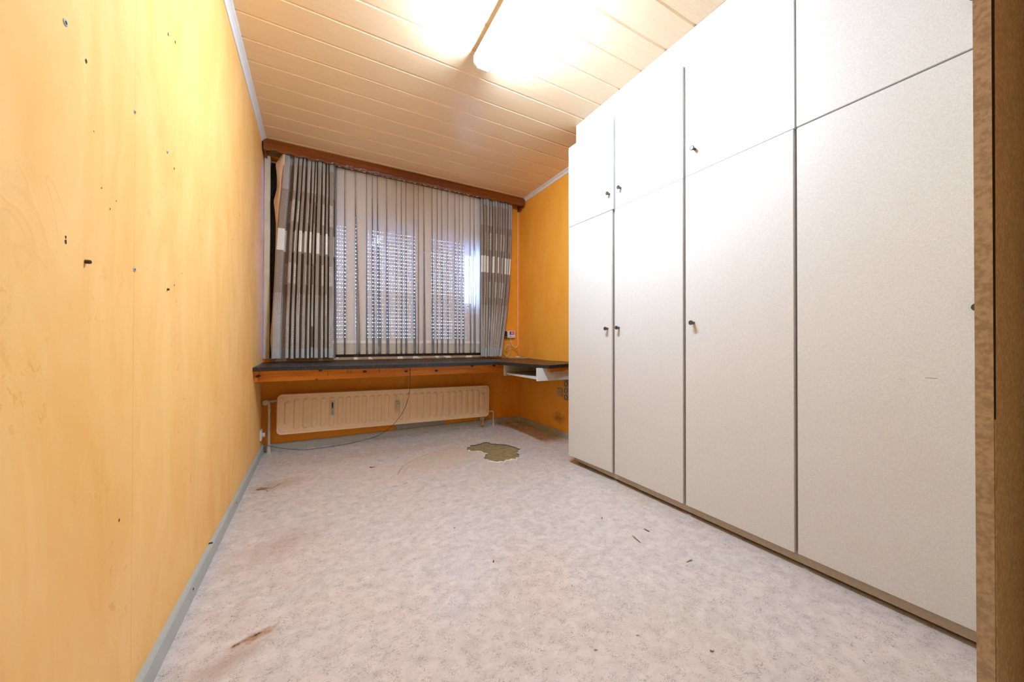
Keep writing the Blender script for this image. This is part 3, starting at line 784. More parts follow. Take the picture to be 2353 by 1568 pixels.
pb = MB().box(XL+0.002, 1.62, 3.06, 3.082, 0.605, 0.686, 0.001).build('pine_rail', MAT['pine'], DESK)
pb['label'] = 'knotty orange pine rail under the front edge'
MB().box(XL+0.001, XL+0.024, 3.03, YB-0.03, 0.612, 0.686).build('wall_batten', MAT['pine'], DESK)
MB().box(1.627, 2.036, 2.32, 2.342, 0.655, 0.686).build('end_batten', MAT['pine'], DESK)
MB().box(1.646, 1.655, 2.312, 2.32, 0.640, 0.656).build('clip', MAT['raw'], DESK)
# nails bent over on the pine rail
for x, zt, zb in ((0.075, 0.668, 0.636), (0.215, 0.672, 0.640), (0.24, 0.672, 0.640), (0.82, 0.665, 0.655), (0.45, 0.668, 0.640)):
    MB().tube([(x, 3.059, zt), (x+0.002, 3.055, (zt+zb)/2), (x-0.001, 3.058, zb)], 0.0012, 6).build('bent_nail', MAT['rust'], DESK)

TRAY = thing('keyboard_shelf', 'white open shelf box hung under the worktop return', 'shelf', (1.74, 2.63, 0.58))
MB().box(1.53, 1.96, 2.346, 2.362, 0.583, 0.6865, 0.001).build('side_panel', MAT['door'], TRAY)
MB().box(1.53, 1.96, 2.904, 2.920, 0.583, 0.6865, 0.001).build('side_panel', MAT['door'], TRAY)
MB().box(1.545, 1.955, 2.364, 2.890, 0.594, 0.610, 0.001).build('shelf_board', MAT['door'], TRAY)
MB().box(1.548, 1.90, 2.890, 2.904, 0.588, 0.612, 0.002).build('slide_rail', MAT['black'], TRAY)
MB().box(1.60, 1.90, 2.362, 2.366, 0.59, 0.61).build('slide_rail', MAT['black'], TRAY)

# ================================================================== RADIATOR
RX0, RX1, RH, RY = -0.278, 1.606, 0.327, 3.395
RAD = thing('panel_radiator', 'long low cream panel radiator under the worktop', 'radiator', (0.664, RY, 0.288))
RAD.rotation_euler = (0, math.radians(0.95), 0)
L = RX1-RX0
def rrect(x, z, hw_, hh, r):
    qx = abs(x)-hw_+r; qz = abs(z)-hh+r
    return math.hypot(max(qx, 0), max(qz, 0))+min(max(qx, qz), 0)-r
def smooth(a, b, t):
    t = max(0, min(1, (t-a)/(b-a))); return t*t*(3-2*t)
NX, NZ = 700, 72; V = []; F = []; idx = {}
ribs = [-L/2+0.072+i*((L-0.145)/27) for i in range(28)]
for j in range(NZ+1):
    z = -RH/2+RH*j/NZ
    for i in range(NX+1):
        x = -L/2+L*i/NX
        # squeeze corners to follow the rounded outline
        r = 0.036; d = rrect(x, z, L/2, RH/2, r)
        if d > 0:
            gx, gz = max(abs(x)-L/2+r, 0), max(abs(z)-RH/2+r, 0); ln = math.hypot(gx, gz)
            x = math.copysign(L/2-r+gx/ln*r, x); z2 = math.copysign(RH/2-r+gz/ln*r, z); d = 0
        else: z2 = z
        y = 0.0
        y += 0.012*(1-smooth(-0.012, 0.0, -abs(d)+0.0)) if False else 0
        e = -d
        y -= 0.004*smooth(0.0, 0.004, e)*(1-smooth(0.006, 0.010, e))      # raised rim bead
        y += 0.003*(smooth(0.009, 0.012, e)-smooth(0.013, 0.017, e))      # dark groove
        k = min(range(28), key=lambda q: abs(ribs[q]-x)); hr = 0.118
        zc = 0.0
        if k == 0: hr = 0.090; zc = 0.01
        if k == 27: hr = 0.080; zc = 0.0
        dd = rrect(x-ribs[k], z2-zc, 0.0165, hr, 0.0145)
        y -= 0.008*smooth(0.007, -0.004, dd) if dd < 0.007 else 0
        V.append((0.664+x, RY+y, 0.288+z2))
for j in range(NZ):
    for i in range(NX): a = j*(NX+1)+i; F.append((a, a+1, a+NX+2, a+NX+1))
rp = mk('front_panel', V, F, MAT['radiator'], RAD, True)
def rrpoly(hw_, hh, r, n=8):
    o_ = []
    for cx_, cz_, a0 in ((hw_-r, hh-r, 0), (-hw_+r, hh-r, PI/2), (-hw_+r, -hh+r, PI), (hw_-r, -hh+r, 1.5*PI)):
        for i in range(n+1): a = a0+i*PI/2/n; o_.append((0.664+cx_+r*math.cos(a), 0.288+cz_+r*math.sin(a)))
    return o_
MB().prism(rrpoly(L/2, RH/2, 0.036), 'Y', RY+0.001, RY+0.022).build('back_shell', MAT['radiator'], RAD, True, 0.5)
MB().prism(rrpoly(L/2+0.002, RH/2+0.002, 0.038), 'Y', RY+0.009, RY+0.013).build('welded_flange', MAT['radiator'], RAD, True, 0.5)
for px, pz, nm in ((-0.246, 0.426, 1), (1.571, 0.397, 1), (1.571, 0.152, 1), (-0.242, 0.178, 0)):
    x, z = px, pz+0.0
    # undo the tilt of the root so the plug sits where the photo shows it
    a = math.radians(0.95); dx, dz = x-0.664, z-0.288
    lx, lz = dx*math.cos(a)-dz*math.sin(a), dx*math.sin(a)+dz*math.cos(a)
    pr = [(0.020, 0), (0.020, 0.003), (0.016, 0.0045), (0.015, 0.002), (0.012, 0.002), (0.011, 0.005), (0.004, 0.006)] if nm else [(0.013, 0), (0.0125, 0.002), (0.010, 0.0025)]
    MB().lathe(pr, (0.664+lx, RY-0.001, 0.288+lz), (0, -1, 0), 24).build('corner_plug', MAT['radiator'], RAD, True, 0.5)
for x in (0.0, 1.50):
    MB().box(x, x+0.045, RY+0.022, YB-0.001, 0.15, 0.40).build('wall_bracket', MAT['darkwood'], RAD)
MB().box(1.515, 1.560, RY+0.02, RY+0.06, 0.085, 0.14).build('foot_bracket', MAT['skirt'], RAD)

HC = thing('heat_cost_meter', 'silver and dark upright heat cost tube clipped on the radiator', 'meter', (0.121, RY-0.011, 0.26))
MB().box(0.105, 0.137, RY-0.022, RY-0.004, 0.262, 0.390, 0.004, 2).build('case', MAT['metal'], HC)
MB().box(0.115, 0.127, RY-0.0245, RY-0.020, 0.275, 0.378, 0.002).build('window_slot', MAT['black'], HC)
MB().lathe([(0.003, 0), (0.003, 0.05)], (0.121, RY-0.0245, 0.278), (0, 0, 1), 10).build('glass_tube', MAT['white'], HC)
MB().box(0.116, 0.126, RY-0.0262, RY-0.0240, 0.362, 0.374).build('seal', MAT['black'], HC)
HD = thing('heat_cost_meter', 'pale rectangular electronic heat meter clipped on the radiator near the black cable', 'meter', (0.66, RY-0.011, 0.247))
MB().box(0.644, 0.676, RY-0.030, RY-0.008, 0.252, 0.342, 0.004, 2).build('case', MAT['valvemat'], HD)
MB().box(0.650, 0.672, RY-0.032, RY-0.0295, 0.318, 0.330).build('display', MAT['grey_plug'], HD)
MB().box(0.6405, 0.6445, RY-0.028, RY-0.006, 0.250, 0.344).build('clip', MAT['metal'], HD)

VL = thing('thermostat_valve', 'round cream thermostat valve with riser pipe left of the radiator', 'valve', (-0.335, 3.42, 0))
MB().lathe([(0.012, 0), (0.021, 0.006), (0.0235, 0.010), (0.0235, 0.040), (0.021, 0.045), (0.019, 0.046), (0.019, 0.044), (0.003, 0.0445), (0.002, 0.046)], (-0.345, 3.43, 0.409), (-0.15, -1, 0.02), 28).build('dial', MAT['valvemat'], VL, True, 0.5)
MB().lathe([(0.009, 0), (0.009, 0.02), (0.012, 0.021), (0.012, 0.032), (0.008, 0.033), (0.008, 0.048), (0.011, 0.049), (0.011, 0.06)], (-0.338, 3.43, 0.414), (1, 0, 0), 10).build('union', MAT['valvemat'], VL, True, 0.5)
MB().lathe([(0.010, 0.05), (0.0095, 0.33), (0.0125, 0.332), (0.0125, 0.352), (0.009, 0.354), (0.009, 0.40)], (-0.333, 3.43, 0), (0, 0, 1), 16).build('pipe', MAT['valvemat'], VL, True, 0.5)
MB().lathe([(0.016, 0.0), (0.0145, 0.01), (0.0145, 0.055), (0.012, 0.062)], (-0.333, 3.43, 0), (0, 0, 1), 16).build('pipe_collar', MAT['valvemat'], VL, True, 0.5)
VR = thing('return_pipe', 'thin cream return pipe with elbow at the lower corner right of the radiator', 'pipe', (1.658, 3.40, 0))
MB().tube(spline([(1.658, 3.40, 0.03), (1.658, 3.40, 0.135), (1.655, 3.40, 0.150), (1.645, 3.40, 0.157), (1.625, 3.40, 0.158), (1.603, 3.402, 0.158)], 4), 0.0068, 12).build('pipe', MAT['valvemat'], VR, True, 0.8)
MB().lathe([(0.011, 0), (0.011, 0.028), (0.008, 0.030)], (1.658, 3.40, 0), (0, 0, 1), 16).build('floor_collar', MAT['valvemat'], VR, True, 0.5)
MB().lathe([(0.010, 0), (0.010, 0.010), (0.008, 0.011), (0.008, 0.016), (0.011, 0.017), (0.011, 0.024)], (1.612, 3.402, 0.158), (1, 0, 0), 6).build('nut', MAT['valvemat'], VR)
pe = MB(); pe.add([(1.520, 3.392, 0.10), (1.528, 3.392, 0.10), (1.545, 3.385, 0.04), (1.530, 3.383, 0.012), (1.505, 3.386, 0.030), (1.513, 3.380, 0.06)], [(0, 1, 2, 5), (5, 2, 3, 4)])
tag(pe.build('hanging_scrap', MAT['peel']), 'torn orange brown scrap hanging below the radiator near the return pipe', 'scrap')

# ---- black cable hanging from the pine rail
cab = [(0.697, 3.052, 0.668), (0.697, 3.045, 0.646), (0.70, 3.05, 0.60)]
CABPTS = [(0.697, 3.045, 0.646), (0.7, 3.06, 0.6), (0.72, 3.15, 0.497), (0.717, 3.2, 0.394), (0.688, 3.26, 0.271), (0.616, 3.32, 0.149), (0.531, 3.37, 0.069), (0.434, 3.481, 0.004), (0.245, 3.392, 0.004), (0.076, 3.367, 0.004), (-0.083, 3.371, 0.004), (-0.235, 3.4, 0.029), (-0.348, 3.42, 0.064)]
cb = MB().tube(spline([(0.7, 3.05, 0.672)]+CABPTS, 6), 0.0022, 6).build('dangling_cable', MAT['cablek'], None, True)
tag(cb, 'thin dark cable dangling from the pine rail across the radiator onto the floor', 'cable')

# ================================================================== CORNER DEVICES
YW = YB
OB = thing('fibre_socket_box', 'small white wall box with a purple label beside the right drape', 'wall box', (1.922, YW, 0.943))
MB().box(1.880, 1.964, YW-0.028, YW+0.001, 0.944, 1.022, 0.003, 2).build('case', MAT['white'], OB)
MB().box(1.868, 1.884, YW-0.022, YW+0.001, 0.945, 1.021, 0.002).build('side_cover', MAT['white'], OB)
def label_mat():
    m = M('printed_purple_label'); p = m.sep(m.pos())
    n = m.noise(m.pos(), 55, 2)
    a = m.mapr(m.math('ADD', p[0], m.math('MULTIPLY', n, 0.03)), 1.90, 1.975, 0, 1)
    m.col(m.ramp(a, [(0.0, (0.05, 0.01, 0.12)), (0.35, (0.25, 0.015, 0.22)), (0.7, (0.50, 0.02, 0.16)), (0.85, (0.75, 0.25, 0.30)), (1.0, (0.45, 0.01, 0.06))])); m.set(Roughness=0.4); return m.m
MB().box(1.893, 1.955, YW-0.0290, YW-0.0278, 0.980, 1.016).build('label', label_mat(), OB)
MB().box(1.912, 1.934, YW-0.0296, YW-0.0288, 0.989, 1.008).build('label_mark', MAT['white'], OB)
MB().box(1.9180, 1.9200, YW-0.0300, YW-0.0294, 0.991, 1.006).box(1.9260, 1.9280, YW-0.0300, YW-0.0294, 0.991, 1.006).box(1.915, 1.931, YW-0.0300, YW-0.0294, 0.9980, 0.9995).build('label_cross', plain('label_purple', (0.3, 0.03, 0.25)), OB)
MB().box(1.900, 1.909, YW-0.0290, YW-0.0278, 0.958, 0.967).build('print_square', plain('print_red', (0.20, 0.02, 0.03)), OB)
MB().box(1.911, 1.935, YW-0.0290, YW-0.0278, 0.9555, 0.9565).box(1.899, 1.910, YW-0.0290, YW-0.0278, 0.9535, 0.9545).build('print_line', MAT['black'], OB)
mb = MB(); mb.prism([(1.940, 0.955), (1.951, 0.955), (1.9455, 0.964)], 'Y', YW-0.0290, YW-0.0278); mb.build('warning_triangle', plain('print_yellow', (0.60, 0.40, 0.03)), OB)
BD = thing('network_adapter', 'flat black wall device tucked behind the edge of the right drape', 'device', (1.845, YW, 0.943))
MB().box(1.815, 1.862, YW-0.030, YW+0.001, 0.942, 1.018, 0.003, 2).build('case', MAT['black'], BD)
MB().box(1.842, 1.851, YW-0.0312, YW-0.0295, 0.950, 0.958).build('logo_plate', MAT['grey_plug'], BD)
MB().box(1.828, 1.836, YW-0.0312, YW-0.0295, 0.962, 0.965).box(1.828, 1.836, YW-0.0312, YW-0.0295, 0.952, 0.9545).build('light_strip', MAT['peel'], BD)

RC = MB().tube(spline([(2.012, YW-0.010, 2.384), (2.010, YW-0.009, 2.36), (2.008, YW-0.008, 2.25), (2.008, YW-0.007, 1.8), (2.009, YW-0.007, 1.4), (2.010, YW-0.008, 1.0), (2.011, YW-0.012, 0.92), (2.004, YW-0.02, 0.87), (1.985, YW-0.026, 0.842), (1.958, YW-0.028, 0.836), (1.930, YW-0.026, 0.858), (1.914, YW-0.02, 0.90), (1.910, YW-0.016, 0.9435)], 6), 0.0028, 8)
tag(RC.build('riser_cable', MAT['cablew'], None, True), 'white cable running from the pelmet down the corner into the white box', 'cable')
FC = thing('fibre_patch_lead', 'thin white lead with green plug looping below the white box', 'cable', (1.89, YW-0.02, 0.72))
MB().tube(spline([(1.893, YW-0.018, 0.915), (1.900, YW-0.024, 0.875), (1.903, YW-0.03, 0.85), (1.885, YW-0.035, 0.868), (1.862, YW-0.034, 0.868), (1.842, YW-0.032, 0.85), (1.838, YW-0.032, 0.825), (1.850, YW-0.032, 0.805), (1.875, YW-0.032, 0.800), (1.896, YW-0.03, 0.822), (1.903, YW-0.03, 0.85), (1.900, YW-0.03, 0.80), (1.880, YW-0.035, 0.765), (1.850, YW-0.045, 0.742), (1.832, YW-0.05, 0.733)], 6), 0.0016, 6).build('lead', MAT['cablew'], FC, True)
MB().lathe([(0.0045, 0), (0.0045, 0.014), (0.002, 0.034)], (1.891, YW-0.016, 0.946), (0.05, -0.1, -1), 8).build('green_plug', MAT['green'], FC)
MB().lathe([(0.0025, 0), (0.0045, 0.016), (0.0045, 0.03)], (1.838, YW-0.05, 0.738), (-0.9, -0.3, -0.14), 8).build('green_plug', MAT['green'], FC)
KC = MB()
khaki = [(1.995, YW-0.075, 0.732), (2.012, YW-0.07, 0.738), (2.016, YW-0.055, 0.76), (1.992, YW-0.045, 0.80), (1.945, YW-0.04, 0.836), (1.900, YW-0.04, 0.846), (1.850, YW-0.042, 0.826), (1.808, YW-0.05, 0.79), (1.80, YW-0.07, 0.765), (1.815, YW-0.10, 0.735), (1.84, YW-0.14, 0.7245), (1.90, YW-0.20, 0.7240), (1.96, YW-0.25, 0.7240), (2.005, YW-0.25, 0.7240), (2.015, YW-0.22, 0.7245), (1.98, YW-0.16, 0.7245), (1.92, YW-0.12, 0.7245), (1.87, YW-0.09, 0.7245), (1.83, YW-0.075, 0.73), (1.80, YW-0.07, 0.755)]
KC.tube(spline(khaki, 7), 0.0036, 8)
KCR = thing('network_cable', 'khaki network cable coiled in a standing loop on the worktop corner', 'cable', (1.9, YW-0.15, 0.722))
KC.build('lead', MAT['cableg'], KCR, True)
MB().box(1.945, 1.985, YW-0.085, YW-0.068, 0.7270, 0.7385, 0.003).box(1.980, 1.996, YW-0.082, YW-0.071, 0.7275, 0.7365, 0.002).build('plug', MAT['white'], KCR)

# ---- sockets
def socket(name, label, wall, y, z, w2, h2, n, mat, dark=True, off=0.010, group=None):
    x = XR if wall > 0 else XL; s = -wall
    R = thing(name, label, 'socket', (x, y, z-h2/2), group)
    MB().box(min(x-s*0.001, x+s*off), max(x-s*0.001, x+s*off), y-w2/2, y+w2/2, z-h2/2, z+h2/2, 0.003, 2).build('cover_plate', mat, R)
    for k in range(n):
        zc = z+(k-(n-1)/2)*(h2/n)
        if dark:
            MB().lathe([(0.024, 0.0), (0.024, 0.004), (0.021, 0.004), (0.020, -0.004), (0.0, -0.004)], (x+s*(off-0.001), y, zc), (s, 0, 0), 20, False).build('socket_well', MAT['darkwood'] if n > 1 else mat, R)
            for dy in (-0.0095, 0.0095):
                MB().lathe([(0.003, 0), (0.003, 0.001)], (x+s*(off-0.0045), y+dy, zc), (s, 0, 0), 8).build('pin_hole', MAT['black'], R)
        else:
            MB().lathe([(0.017, 0.0), (0.017, 0.003), (0.010, 0.0035), (0.010, 0.008), (0.006, 0.008), (0.006, 0.002), (0.001, 0.002)], (x+s*off, y, zc), (s, 0, 0), 20).build('coaxial_ring', mat, R)
    return R
socket('aerial_socket', 'single yellowed aerial socket low on the right wall', 1, 2.722, 0.417, 0.076, 0.076, 1, MAT['socket'], False)
socket('triple_socket', 'upright triple power socket half hidden by the wardrobe edge', 1, 2.62, 0.445, 0.078, 0.185, 3, MAT['socket'], True)
LSK = socket('wall_socket', 'white socket low on the left wall beside the riser pipe', -1, 3.385, 0.162, 0.08, 0.085, 1, MAT['white'], False, 0.012)
MB().lathe([(0.018, 0), (0.018, 0.014), (0.015, 0.017)], (XL+0.012, 3.40, 0.155), (1, 0, 0), 16).build('round_plug', MAT['white'], LSK, True, 0.5)

# ================================================================== WARDROBE
T = 0.018; ZB, ZS, ZT = 0.0573, 1.742, 2.3304
def slab_door(name, p0, p1, z0, z1, parent, bev=0.0015):
    # door between plan points p0 (far) and p1 (near), front face on the line, thickness behind it
    a, b = Vector((*p0, 0)), Vector((*p1, 0)); d = (b-a).normalized(); nrm = Vector((-d.y, d.x, 0))
    if nrm.x < 0: nrm = -nrm
    bm = bmesh.new(); vs = []
    for z in (z0, z1):
        for q in (a, b, b+nrm*T, a+nrm*T): vs.append(bm.verts.new((q.x, q.y, z)))
    for f in ((0, 3, 2, 1), (4, 5, 6, 7), (0, 1, 5, 4), (1, 2, 6, 5), (2, 3, 7, 6), (3, 0, 4, 7)): bm.faces.new([vs[i] for i in f])
    bmesh.ops.recalc_face_normals(bm, faces=bm.faces)
    bmesh.ops.bevel(bm, geom=list(bm.edges), offset=bev, segments=2, affect='EDGES')
    return MB().bm(bm).build(name, MAT['door'], parent)
def knob(parent, root, y, z, x=XW):
    ORGp = parent
    return MB().lathe([(0.0065, 0.0), (0.0065, 0.006), (0.0085, 0.015), (0.0115, 0.022), (0.0118, 0.0255), (0.0110, 0.0268), (0.0095, 0.0262), (0.0090, 0.0258), (0.001, 0.0258)], (x+0.0005, y, z), (-1, 0, 0), 28).build('knob', MAT['knob'], ORGp, True, 0.5)
LOWER = {}
cols = [
    # label, far y lower, near y lower, far y upper, near y upper, knob y lower/upper, knob z
    ('narrow white wardrobe unit at the far end beside the window corner', (1.634, 2.083), (1.656, 1.664), (1.634, 2.083), (1.655, 1.652), 1.700, 1.683, 0.981, 1.852),
    ('second white wardrobe unit from the window end', (XW, 1.642), (XW, 1.1645), (XW, 1.638), (XW, 1.1645), 1.605, 1.590, 0.983, 1.856),
    ('third white wardrobe unit from the window end with a lamp glare', (XW, 1.1500), (XW, 0.680), (XW, 1.1500), (XW, 0.6755), 1.105, 1.098, 0.989, 1.862),
    ('fourth white wardrobe unit, wide doors, knobs at its edge by the open door', (XW, 0.6690), (XW, 0.192), (XW, 0.6700), (XW, 0.192), 0.232, 0.232, 0.990, 1.877),
]
bodyY = [(1.657, 2.047), (1.157, 1.655), (0.6745, 1.155), (0.19, 0.6725)]
def carcass(parent, y0, y1, front_open=False):
    x0, x1 = XW+T+0.002, XR-0.004; t = 0.016
    mb = MB(); mb.box(x0, x1, y0, y0+t, 0.06, 2.332).box(x0, x1, y1-t, y1, 0.06, 2.332).box(x0, x1, y0+t, y1-t, 0.06, 0.06+t).box(x0, x1, y0+t, y1-t, 2.316, 2.332)
    mb.box(x0, x1, y0+t, y1-t, 1.732, 1.748).box(x1-0.004, x1, y0+t, y1-t, 0.076, 2.316)
    o = mb.build('carcass', MAT['carcass'], parent)
    for z in (0.7, 1.2): MB().box(x0+0.01, x1-0.005, y0+t, y1-t, z, z+0.016).build('shelf', MAT['carcass'], parent)
    return o
for i, (lab, fl, nl, fu, nu_, kyl, kyu, kzl, kzu) in enumerate(cols):
    R = thing('wardrobe_unit', lab, 'wardrobe', (1.85, (bodyY[i][0]+bodyY[i][1])/2, 0), group='tall wardrobe units')
    carcass(R, *bodyY[i])
    zt0 = ZS+0.0006; zb1 = ZS-0.0007
    if i == 0: zb0, zb1, zt0, ztt = ZB-0.002, 1.7442, 1.7456, 2.338
    elif i == 3: zb0, zb1, zt0, ztt = ZB+0.002, ZS-0.004, ZS+0.001, ZT
    else: zb0, ztt = ZB, ZT
    d = slab_door('lower_door', fl, nl, zb0, zb1, R, 0.003 if i == 0 else 0.0015); LOWER[i] = d; xk = fl[0]+(nl[0]-fl[0])*(fl[1]-kyl)/(fl[1]-nl[1]); knob(d, R, kyl, kzl, xk)
    d = slab_door('upper_door', fu, nu_, zt0, ztt, R); knob(d, R, kyu, kzu, xk)
# fifth unit, its door open towards the camera
R5 = thing('wardrobe_unit', 'nearest wardrobe unit with its tall speckled door, tinted brown for shade, standing open', 'wardrobe', (1.85, -0.05, 0), group='tall wardrobe units')
carcass(R5, -0.30, 0.188)
mb = MB(); px0, px1 = 1.062, 1.662
mb.add([(px0+0.004, 0.1545, 0.06), (px1, 0.176, 0.06), (px1, 0.153, 0.06), (px0+0.004, 0.1325, 0.06),
        (px0+0.004, 0.1545, 2.33), (px1, 0.176, 2.33), (px1, 0.153, 2.33), (px0+0.004, 0.1325, 2.33)],
       [(0, 1, 2, 3), (7, 6, 5, 4), (0, 4, 5, 1), (1, 5, 6, 2), (2, 6, 7, 3), (3, 7, 4, 0)])
od = mb.build('open_door', MAT['shaded_door'], R5); od['label'] = 'open door seen edge on, speckled inner face tinted brown for shade'
mb = MB()
e = [(px0, 0.1545, 0.06), (px0+0.004, 0.1548, 0.06), (px0+0.004, 0.1330, 0.06), (px0, 0.1340, 0.06),
     (px0, 0.1545, 2.33), (px0+0.004, 0.1548, 2.33), (px0+0.004, 0.1330, 2.33), (px0, 0.1340, 2.33)]
mb.add(e, [(0, 3, 2, 1), (4, 5, 6, 7), (0, 1, 5, 4), (1, 2, 6, 5), (2, 3, 7, 6), (3, 0, 4, 7)])
mb.build('edge_band', MAT['shaded_edge'], od)
# loosened edge band: black tapering gap, wide at the top
mb = MB(); mb.add([(px0+0.0005, 0.1340, 0.75), (px0+0.0045, 0.1320, 0.75), (px0+0.0005, 0.1342, 2.33), (px0+0.0075, 0.1298, 2.33), (px0+0.0075, 0.1340, 2.33), (px0+0.0045, 0.1340, 0.75)],
                  [(0, 1, 3, 2), (1, 5, 4, 3), (0, 5, 1), (2, 3, 4), (0, 2, 4, 5)])
mb.build('loose_gap', MAT['gap'], od)
R6 = thing('wardrobe_unit', 'last wardrobe unit behind the viewpoint', 'wardrobe', (1.85, -0.6, 0), group='tall wardrobe units')
carcass(R6, -0.94, -0.302)
slab_door('lower_door', (XW, -0.31), (XW, -0.93), ZB, 2.33, R6)

PLN = MB().box(XW+0.030, XW+0.046, YR+0.005, 2.083, 0.013, 0.0595, 0.001).build('plinth_board', MAT['plinth'])
tag(PLN, 'long greige plinth board set back under all the wardrobe doors', 'plinth')
MB().box(XW+0.046, XR-0.004, 2.045, 2.060, 0.0, 0.0595).build('plinth_return', MAT['plinth'], PLN)
FIL = MB().box(XW+0.020, XW+0.036, YR+0.005, 2.047, 2.3325, 2.4985).build('filler_board', MAT['filler'])
tag(FIL, 'white filler board between the wardrobe tops and the plank ceiling', 'panel')
MB().box(XW+0.036, XR-0.002, 2.031, 2.047, 2.3325, 2.4985).build('filler_return', MAT['filler'], FIL)
# scuffs on the doors
for i_, nm, y, z, l, h_, mt in ((3, 'scratch', 0.323, 0.780, 0.026, 0.0010, 'splinter'), (3, 'scratch', 0.385, 0.771, 0.016, 0.0008, 'plinth'), (2, 'paint_chip', 1.120, 1.600, 0.004, 0.012, 'white'), (2, 'paint_chip', 0.905, 1.515, 0.006, 0.010, 'torn')):
    MB().box(XW-0.0004, XW+0.001, y-l/2, y+l/2, z-h_/2, z+h_/2).build(nm, MAT[mt], LOWER[i_])

# ================================================================== CEILING LIGHT
LY0, LY1 = 1.15, 1.793
LT = thing('ceiling_light', 'lit white fluorescent batten light on the plank ceiling', 'lamp', (0.798, 1.47, 2.39))
MB().box(0.776, 0.820, LY0+0.03, LY1-0.03, 2.474, 2.4995).build('spine', MAT['whitemetal'], LT)
MB().prism([(0.748, 2.464), (0.848, 2.464), (0.846, 2.468), (0.822, 2.475), (0.774, 2.475), (0.750, 2.468)], 'Y', LY0, LY1-0.004).build('tray', MAT['whitemetal'], LT)
MB().prism([(0.755, 2.463), (0.755, 2.425), (0.772, 2.406), (0.824, 2.406), (0.841, 2.425), (0.841, 2.463)], 'Y', LY0+0.01, LY1-0.012).build('diffuser', MAT['lamp'], LT)
CAP = [(0.748, 2.466), (0.748, 2.424), (0.769, 2.403), (0.827, 2.403), (0.848, 2.424), (0.848, 2.466)]
MB().prism(CAP, 'Y', LY1-0.012, LY1).build('end_cap', MAT['whitemetal'], LT)
MB().prism(CAP, 'Y', LY0-0.004, LY0+0.010).build('end_cap', MAT['whitemetal'], LT)

# ================================================================== LEFT WALL FIXINGS
def plug(y, z, r, lab):
    R = MB().lathe([(r, 0.0), (r, 0.0012), (r*0.75, 0.0022), (r*0.5, 0.002), (r*0.45, 0.0005), (0.0005, 0.0005)], (XL-0.0005, y, z), (1, 0, 0), 18).build('wall_plug', MAT['grey_plug'], None, True, 0.6, origin=(XL, y, z))
    tag(R, lab, 'wall plug', 'grey wall plugs in the left wall')
plug(0.908, 1.441, 0.0062, 'grey wall plug high on the left wall, nearest the camera, topmost')
plug(1.175, 1.439, 0.0048, 'grey wall plug on the vertical seam of the left wall, upper one')
plug(1.386, 1.443, 0.0050, 'grey wall plug in the upper row, furthest along the left wall')
plug(1.180, 1.061, 0.0060, 'grey wall plug on the vertical seam of the left wall, lower one')
def stub(y, z, l, r, lab):
    R = MB().lathe([(r, -0.001), (r, l-0.002), (r*0.9, l), (r*0.4, l), (r*0.4, l-0.004)], (XL, y, z), (1, 0.0, 0.0), 12).build('screw_stub', MAT['rust'], None, True, 0.6, origin=(XL, y, z))
    tag(R, lab, 'screw')
stub(0.975, 1.039, 0.0075, 0.0038, 'dark hollow screw stub sticking out of the left wall, nearer one')
stub(1.394, 1.042, 0.0045, 0.0032, 'dark hollow screw stub on the left wall, further and smaller one')
for y, z, r in ((0.972, 1.419, .0040), (0.915, 1.062, .0035), (0.915, 1.070, .0025), (1.452, 1.063, .0030), (1.444, 1.419, .0035), (1.386, 1.789, .0045), (1.444, 1.809, .0045), (1.064, 1.169, .0020), (1.115, 0.489, .0035),
                (2.026, 1.756, .0025), (1.973, 1.932, .0025), (1.903, 1.216, .002), (2.494, 1.607, .004), (1.09, 1.195, .0018), (1.52, 1.11, .002), (2.02, 1.33, .002), (1.03, 1.20, .0015), (1.0, 1.30, .0015), (2.30, 1.42, .003), (1.55, 0.70, .0018)):
    nn = 9; rnd = random.Random(int(y*1000)); v = [(XL+0.0004, y+r*rnd.uniform(.6, 1.1)*math.cos(2*PI*k/nn), z+r*rnd.uniform(.7, 1.5)*math.sin(2*PI*k/nn)) for k in range(nn)]
    MB().add(v, [tuple(range(nn))]).build('nail_hole', MAT['hole'], WL)

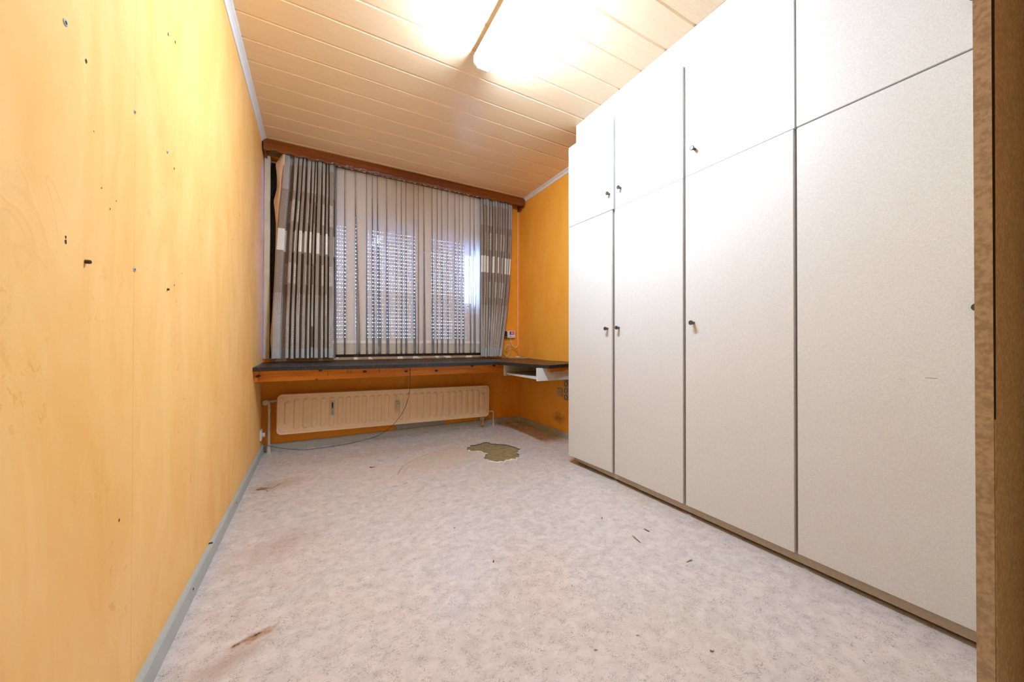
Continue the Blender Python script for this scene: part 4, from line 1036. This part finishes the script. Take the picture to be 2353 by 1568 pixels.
# ================================================================== FLOOR DEBRIS
def splinter(x, y, l, a, lab, r=0.0022, mat='splinter', bits=1):
    mb = MB(); rnd = random.Random(int(x*991+y*77))
    for b in range(bits):
        ox, oy = rnd.uniform(-.008, .008)*(bits > 1), rnd.uniform(-.008, .008)*(bits > 1); aa = a+(rnd.uniform(-0.9, 0.9) if b else 0)
        n_ = 5; P = []
        for i in range(n_):
            t = (i/(n_-1)-0.5)*l*(1 if b == 0 else 0.6)
            P.append((x+ox+math.cos(aa)*t, y+oy+math.sin(aa)*t+rnd.uniform(-.0008, .0008), 0.0022+rnd.uniform(0, .0006)))
        mb.tube(P, [r*0.4, r, r*0.9, r, r*0.3], 6)
    tag(mb.build('wood_splinter' if mat == 'splinter' else 'dirt_crumb', MAT[mat]), lab, 'splinter' if mat == 'splinter' else 'debris')
splinter(1.266, 1.123, 0.062, 1.34, 'longest wood splinter on the floor near the third wardrobe unit', 0.0025)
splinter(1.368, 1.151, 0.030, -1.44, 'short fat wood splinter beside the longest splinter', 0.0028)
splinter(1.325, 0.908, 0.040, 0.05, 'forked thin splinter on the floor before the fourth wardrobe unit', 0.0012, bits=2)
splinter(1.271, 1.347, 0.016, 0.6, 'small forked splinter on the floor nearest the plinth', 0.0016, bits=2)
splinter(0.707, 0.774, 0.012, -0.5, 'tiny dark splinter on the floor at the bottom of the view', 0.0010)
splinter(0.999, 0.606, 0.012, -0.4, 'tiny splinter on the floor in the lower right of the view', 0.0014, bits=2)
splinter(0.853, 0.752, 0.010, -0.5, 'tiny brown splinter on the floor right of the lowest one', 0.0010)
splinter(0.348, 2.673, 0.035, 0.2, 'dark curl of debris on the floor before the radiator', 0.0022, 'debris', 3)
splinter(0.63, 1.292, 0.012, 0.9, 'black crumb of dirt on the floor at mid room', 0.0022, 'debris', 2)
splinter(0.58, 1.61, 0.008, 0.3, 'small black crumb beside the blue floor reflection', 0.0015, 'debris')
# brown dried tape remnant near the left skirting
mb = MB(); mb.add([(-0.315, 2.60, 0.001), (-0.30, 2.585, 0.0025), (-0.28, 2.592, 0.003), (-0.262, 2.60, 0.001), (-0.268, 2.615, 0.002), (-0.295, 2.622, 0.003), (-0.312, 2.615, 0.001)], [(0, 1, 2, 3, 4, 5, 6)])
mb.tube(spline([(-0.27, 2.60, 0.002), (-0.24, 2.585, 0.003), (-0.22, 2.60, 0.002), (-0.20, 2.64, 0.002)]), 0.0012, 5); mb.tube(spline([(-0.285, 2.59, 0.002), (-0.26, 2.565, 0.003), (-0.25, 2.54, 0.002)]), 0.0012, 5)
tag(mb.build('glue_remnant', plain('dried_glue', (0.30, 0.17, 0.07), 0.5)), 'brown dried glue remnant on the floor near the left skirting', 'debris')
